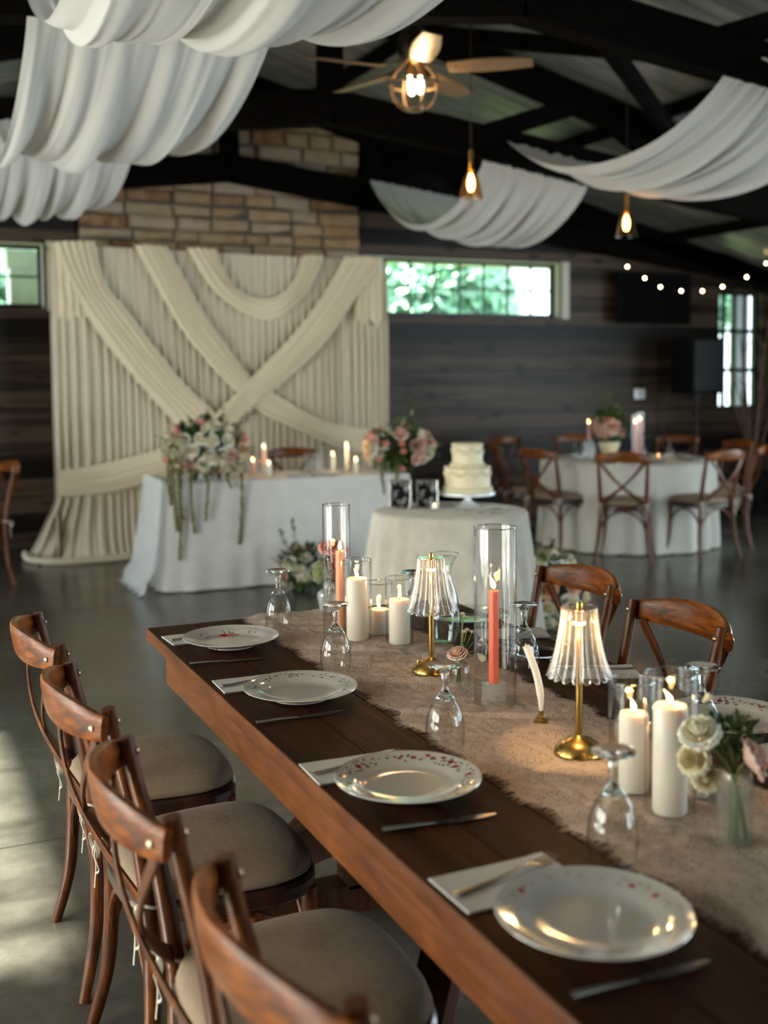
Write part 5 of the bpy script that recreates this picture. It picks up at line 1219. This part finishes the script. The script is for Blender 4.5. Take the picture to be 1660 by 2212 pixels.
# near right vase
t = thing('glass_bud_vase', 'frosted looking glass vase with blush ranunculus and cream blooms at the right edge', 'vase', (1.206, 1.340, GZ))
M['cloudy_glass'] = thin_glass('cloudy_glass', (0.95, 0.96, 0.93), (0.72, 0.74, 0.70), refl=1.0, rough=.06, diffuse=.05)
g = G(); P = [(0, .002), (.026, 0), (.0275, .004), (.0275, .098), (.0265, .110), (.0255, .118)]
g.lathe(P, 48); g.lathe([(max(0, r_-.0022), z+.003) for r_, z in P[:-1]]+[(.0235, .118)], 48); part('body', g, 'cloudy_glass', t)
g = G(); g.lathe([(0, .006), (.0248, .007), (.0248, .085), (0, .085)], 30); part('water', g, 'water', t)
g = G()
for p in ((.024, -.012, .135), (-.045, .02, .165), (-.052, .03, .12), (-.03, .04, .21), (.03, .05, .155), (.0, .03, .17), (.05, .05, .15)): g.tube(smooth_path([(p[0]*-.35, -p[1]*.3, .008), (p[0]*.1, p[1]*.1, .112), p], 4), .0022, 6)
part('stem', g, 'stem', t)
bloom(t, (.026, -.018, .140), (.75, -.35, .35), .032, 'p_blush', 'ruffle', 'ranunculus'); bloom(t, (-.052, .024, .182), (-.5, -.35, .9), .030, 'p_white', 'ruffle', 'lisianthus'); bloom(t, (-.060, .030, .135), (-.9, -.4, .4), .025, 'p_yellow', 'ruffle', 'lisianthus'); bloom(t, (-.040, .020, .105), (-.3, -.7, .5), .021, 'p_yellow', 'ruffle', 'lisianthus')
bloom(t, (-.020, .045, .222), (.4, -.4, .6), .014, 'p_yellow', 'bud', 'rosebud')
part('foliage', leaf_cluster((.012, .04, .165), (.035, .03, .03), 60, .028, .012, 12), 'leaf_dark', t); part('foliage', leaf_cluster((.055, .05, .150), (.04, .03, .03), 60, .024, .012, 13), 'leaf', t)

# ------------------------------------------------------------------ cake and cake table things
t = thing('wedding_cake', 'two tier ivory wedding cake with piped swags on a white stand', 'cake', (3.03, 5.55, .848))
def tier(r_, z0, h, nsw, seed):
    g = G(); g.lathe([(0, z0), (r_, z0), (r_, z0+h-.008), (r_-.008, z0+h), (0, z0+h)], 64)
    for k in range(nsw):   # piped swags
        a0 = 2*PI*k/nsw; a1 = 2*PI*(k+1)/nsw
        for dr, dz0, sg in ((0.0, -.018, .030), (0.001, -.018, .018)):
            for i in range(13): u = i/12; a = a0+(a1-a0)*u; g.ball(((r_+.003)*math.cos(a), (r_+.003)*math.sin(a), z0+h+dz0-sg*math.sin(PI*u)), .0048, 6, 4)
    return g
def border(r_, z, n, b_, tall=1.0):
    g = G()
    for k in range(n): a = 2*PI*k/n; g.ball((r_*math.cos(a), r_*math.sin(a), z), b_, 7, 5, (1, 1, tall))
    return g
part('cake_tier', tier(.128, 0, .135, 9, 1), 'cake', t, label='wider lower tier'); part('cake_tier', tier(.086, .135, .125, 7, 2), 'cake', t, label='smaller upper tier')
part('piped_border', border(.130, .012, 44, .013, 1.3), 'cake', t); part('piped_border', border(.124, .133, 44, .009), 'cake', t); part('piped_border', border(.090, .146, 32, .011, 1.3), 'cake', t); part('piped_border', border(.080, .262, 26, .010), 'cake', t)
t = thing('cake_stand', 'white footed cake stand under the wedding cake', 'cake stand', (3.03, 5.55, .762))
g = G(); g.lathe([(0, .085), (.155, .085), (.158, .080), (.156, .066), (.15, .064), (.03, .068), (.018, .05), (.02, .035), (.055, .012), (.072, .004), (.07, 0), (.05, .004), (0, .010)], 56); part('pedestal', g, 'ceramic', t)
M['photo'] = None
m, nt, b = newmat('black_and_white_photo'); M['photo'] = m; v = objco(nt, (14, 14, 14)); n1 = N(nt, 'ShaderNodeTexNoise', Scale=1.6, Detail=3.0); L(nt, v, n1.inputs['Vector']); r = ramp(nt, n1.outputs[0], [(0.46, (.008, .008, .009)), (0.60, (.30, .30, .30))]); L(nt, r.outputs[0], b.inputs['Base Color']); b.inputs['Roughness'].default_value = .1
M['silver_gilt'] = plain('silver_gilt', (0.75, 0.68, 0.58), .15, 1.0)
def frame(loc, rz, label, w=.115, h=.155):
    t = thing('photo_frame', label, 'photo frame', loc, rz, 'photo frames on the cake table')
    g = G(); rs = random.Random(int(loc[0]*50)); cs = [(-w/2, 0, .006), (w/2, 0, .006), (w/2, .02, h), (-w/2, .02, h)]
    for a, b_ in zip(cs, cs[1:]+cs[:1]):
        a = Vector(a); b_ = Vector(b_); P = [a.lerp(b_, i/8)+Vector((rs.uniform(-.002, .002), 0, rs.uniform(-.002, .002))) for i in range(9)]; g.tube(P, [.0062*rs.uniform(.75, 1.2) for _ in P], 7)
    part('border', g, 'silver_gilt', t)
    g = G(); g.add([(-w/2, .002, .006), (w/2, .002, .006), (w/2, .022, h), (-w/2, .022, h)], [(0, 1, 2, 3)]); g.add([(-w/2, .005, .006), (w/2, .005, .006), (w/2, .025, h), (-w/2, .025, h)], [(3, 2, 1, 0)]); part('photograph', g, 'photo', t, flat=True)
    g = G(); g.box((0, .045, .05), (.05, .004, .12), M3=Matrix.Rotation(-.5, 3, 'X')); part('back_stand', g, 'black', t, flat=True)
frame((2.635, 5.60, .764), -.55, 'ornate silver photo frame at the left of the cake table'); frame((2.775, 5.545, .764), -.42, 'ornate gilt photo frame nearer the cake, behind the votive')
t = thing('votive', 'tiny lit glass votive in front of the photo frames', 'candle', (2.765, 5.44, .764))
g = G(); g.lathe([(0, 0), (.02, 0), (.024, .045), (.022, .045), (.018, .006), (0, .006)], 20); part('cup', g, 'glass', t)
g = G(); g.lathe([(0, .007), (.017, .007), (.019, .02), (0, .02)], 16); part('wax', g, 'wax_white', t); g = G(); flame(g, 0, 0, .022, .018); part('flame', g, 'flame', t)
g = G(); g.lathe([(0, 0), (.026, 0), (.028, .004), (.024, .004), (0, .002)], 24); o = link('small_dish', g.mesh('small_dish', 'ceramic')); tag(o, 'tiny white dish right of the votive on the cake table', 'dish', loc=(2.87, 5.34, .764))
t = thing('cake_server', 'silver cake server lying on the right of the cake table', 'cake server', (3.02, 5.27, .768), .5)
g = G(); g.sweep([(-.12, 0, 0), (-.06, 0, .004), (0, 0, .003)], [(0, 1, 0)], [.018, .012, .008], .006, n=8); part('handle', g, 'steel', t)
g = G(); g.sweep([(0, 0, .003), (.03, 0, .001), (.08, 0, .001), (.12, 0, .001)], [(0, 1, 0)], [.012, .05, .045, .006], .002, n=6); part('blade', g, 'steel', t)
t = thing('cake_knife', 'silver cake knife beside the server on the cake table', 'knife', (3.06, 5.22, .768), .62)
g = G(); g.sweep([(-.13, 0, 0), (-.07, 0, .004), (0, 0, .003)], [(0, 1, 0)], [.018, .012, .009], .006, n=8); part('handle', g, 'steel', t)
g = G(); g.sweep([(0, 0, .003), (.06, 0, .002), (.14, .004, .002)], [(0, 1, 0)], [.018, .022, .006], .0016, n=6); part('blade', g, 'steel', t)

# ------------------------------------------------------------------ sweetheart table things
sz = .762
sg = 'candles on the sweetheart table'
cg = 'glass cylinders on the sweetheart table'
for (x, y, r_, h, ch, cr, mt, lab, clab) in (
    (2.545, 7.98, .026, .13, .105, .011, 'wax_peach', 'glass cylinder nearest the left rose arrangement on the sweetheart table', 'short taper next to the left rose arrangement'),
    (2.655, 8.05, .030, .24, .195, .011, 'wax_peach', 'taller glass cylinder right of the left rose arrangement', 'tall taper right of the left rose arrangement'),
    (2.635, 7.88, .030, .12, .085, .018, 'wax_white', 'low glass cylinder in front of the taller one at the left end', 'low white pillar in front of the left tapers'),
    (3.185, 7.98, .032, .165, .125, .019, 'wax_white', 'glass cylinder with one pillar, right of the dark chair back', 'white pillar right of the dark chair back'),
    (3.300, 7.98, .032, .235, .190, .019, 'wax_white', 'tallest glass cylinder, left of the right rose arrangement', 'tall white pillar left of the right rose arrangement'),
    (3.325, 7.86, .030, .125, .085, .018, 'wax_white', 'low glass cylinder before the tallest one at the right end', 'low white candle before the tallest right one')):
    hurricane((x, y, sz), r_, h, lab, 'glass', cg); candle('small_candle', (x, y, sz+.003), cr, ch, mt, clab, sg, lamp=False, fh=.032)
light('sweetheart_candle_light', 'POINT', (2.62, 7.9, .95), .5, (1, .6, .25), radius=.02); light('sweetheart_candle_light', 'POINT', (3.27, 7.88, .95), .5, (1, .6, .25), radius=.02)
t = thing('table_sign', 'pale acrylic sign on a wooden foot on the sweetheart table', 'sign', (3.03, 8.02, sz))
g = G(); g.box((0, 0, .008), (.17, .045, .016)); part('foot', g, 'blade', t, bevel=.003); g = G(); g.box((0, 0, .085), (.15, .004, .14)); part('panel', g, 'cloudy_glass', t, flat=True)
for (x, y, lab) in ((2.83, 7.84, 'pale plate at the left place of the sweetheart table'), (3.08, 7.86, 'pale plate at the right place of the sweetheart table')):
    g = G(); g.lathe([(0, .006), (.07, .006), (.11, .016), (.112, .014), (.07, 0), (0, 0)], 40); o = link('side_plate', g.mesh('side_plate', 'ceramic')); tag(o, lab, 'plate', 'plates on the sweetheart table', (x, y, sz))
t = thing('bud_glass', 'slim glass of pink buds by the left candles on the sweetheart table', 'vase', (2.585, 7.90, sz)); g = G(); g.lathe([(.018, 0), (.02, .09)], 16); part('body', g, 'glass', t)
bloom(t, (0, 0, .115), (0, -.5, 1), .022, 'p_blush', 'rose'); g = G(); g.tube([(0, 0, .005), (0, 0, .11)], .002); part('stem', g, 'stem', t)

# ------------------------------------------------------------------ round table things
rz_ = .750
hurricane((5.79, 8.35, rz_+.17), .030, .17, 'glass cylinder over the single left taper on the round table', 'glass', 'glass cylinders on the round table')
M['card_grey'] = plain('pale_milk_glass', (0.55, 0.58, 0.60), .3)
t = thing('milk_glass_bottle', 'pale milk glass bottle under the left taper on the round table', 'bottle', (5.79, 8.35, rz_)); g = G(); g.lathe([(0, 0), (.062, 0), (.064, .01), (.062, .11), (.045, .145), (.032, .15), (.030, .165), (0, .165)], 30); part('body', g, 'card_grey', t)
candle('guest_taper', (5.79, 8.35, rz_+.17), .011, .14, 'wax_coral', 'single coral taper left of the centrepiece on the round table', 'tapers on the round table', lamp=False, fh=.036)
for (x, y, h, lab) in ((6.11, 8.10, .31, 'left one of the two coral tapers right of the centrepiece'), (6.19, 8.14, .33, 'right one of the two coral tapers right of the centrepiece')):
    hurricane((x, y, rz_), .040, h+.08, 'tall glass cylinder around the %s' % lab, 'glass', 'glass cylinders on the round table'); candle('guest_taper', (x, y, rz_+.004), .011, h, 'wax_coral', lab+' on the round table', 'tapers on the round table', lamp=False, fh=.036)
light('round_table_candle_light', 'POINT', (6.1, 8.0, 1.2), .7, (1, .55, .22), radius=.03)
for (x, y, lab) in ((5.66, 8.38, 'upturned goblet left of the milk glass bottle on the round table'), (5.62, 8.20, 'upturned goblet nearest the left front chair on the round table'), (6.30, 8.25, 'upturned goblet right of the round table tapers'), (6.42, 8.02, 'upturned goblet at the right side of the round table')):
    upturned_goblet((x, y, rz_), lab)['group'] = 'goblets on the round table'
for k, (x, y, lab) in enumerate(((5.62, 7.86, 'plate at the front left place of the round table'), (5.95, 7.66, 'plate at the front place of the round table'), (6.42, 7.74, 'plate at the right front place of the round table'), (6.62, 8.15, 'plate at the right place of the round table'))):
    g = G(); g.lathe([(0, .006), (.08, .006), (.125, .018), (.127, .016), (.08, 0), (0, 0)], 40); o = link('dinner_plate', g.mesh('dinner_plate', 'plate_faint')); tag(o, lab, 'plate', 'plates on the round table', (x, y, rz_))
candle('tea_light', (5.62, 7.68, rz_), .018, .02, 'wax_white', 'tiny lit tea light at the front of the round table', 'tea lights on the round table', lamp=False, fh=.016)
candle('tea_light', (6.22, 7.92, rz_), .018, .03, 'wax_peach', 'tiny lit peach tea light below the right tapers', 'tea lights on the round table', lamp=False, fh=.016)
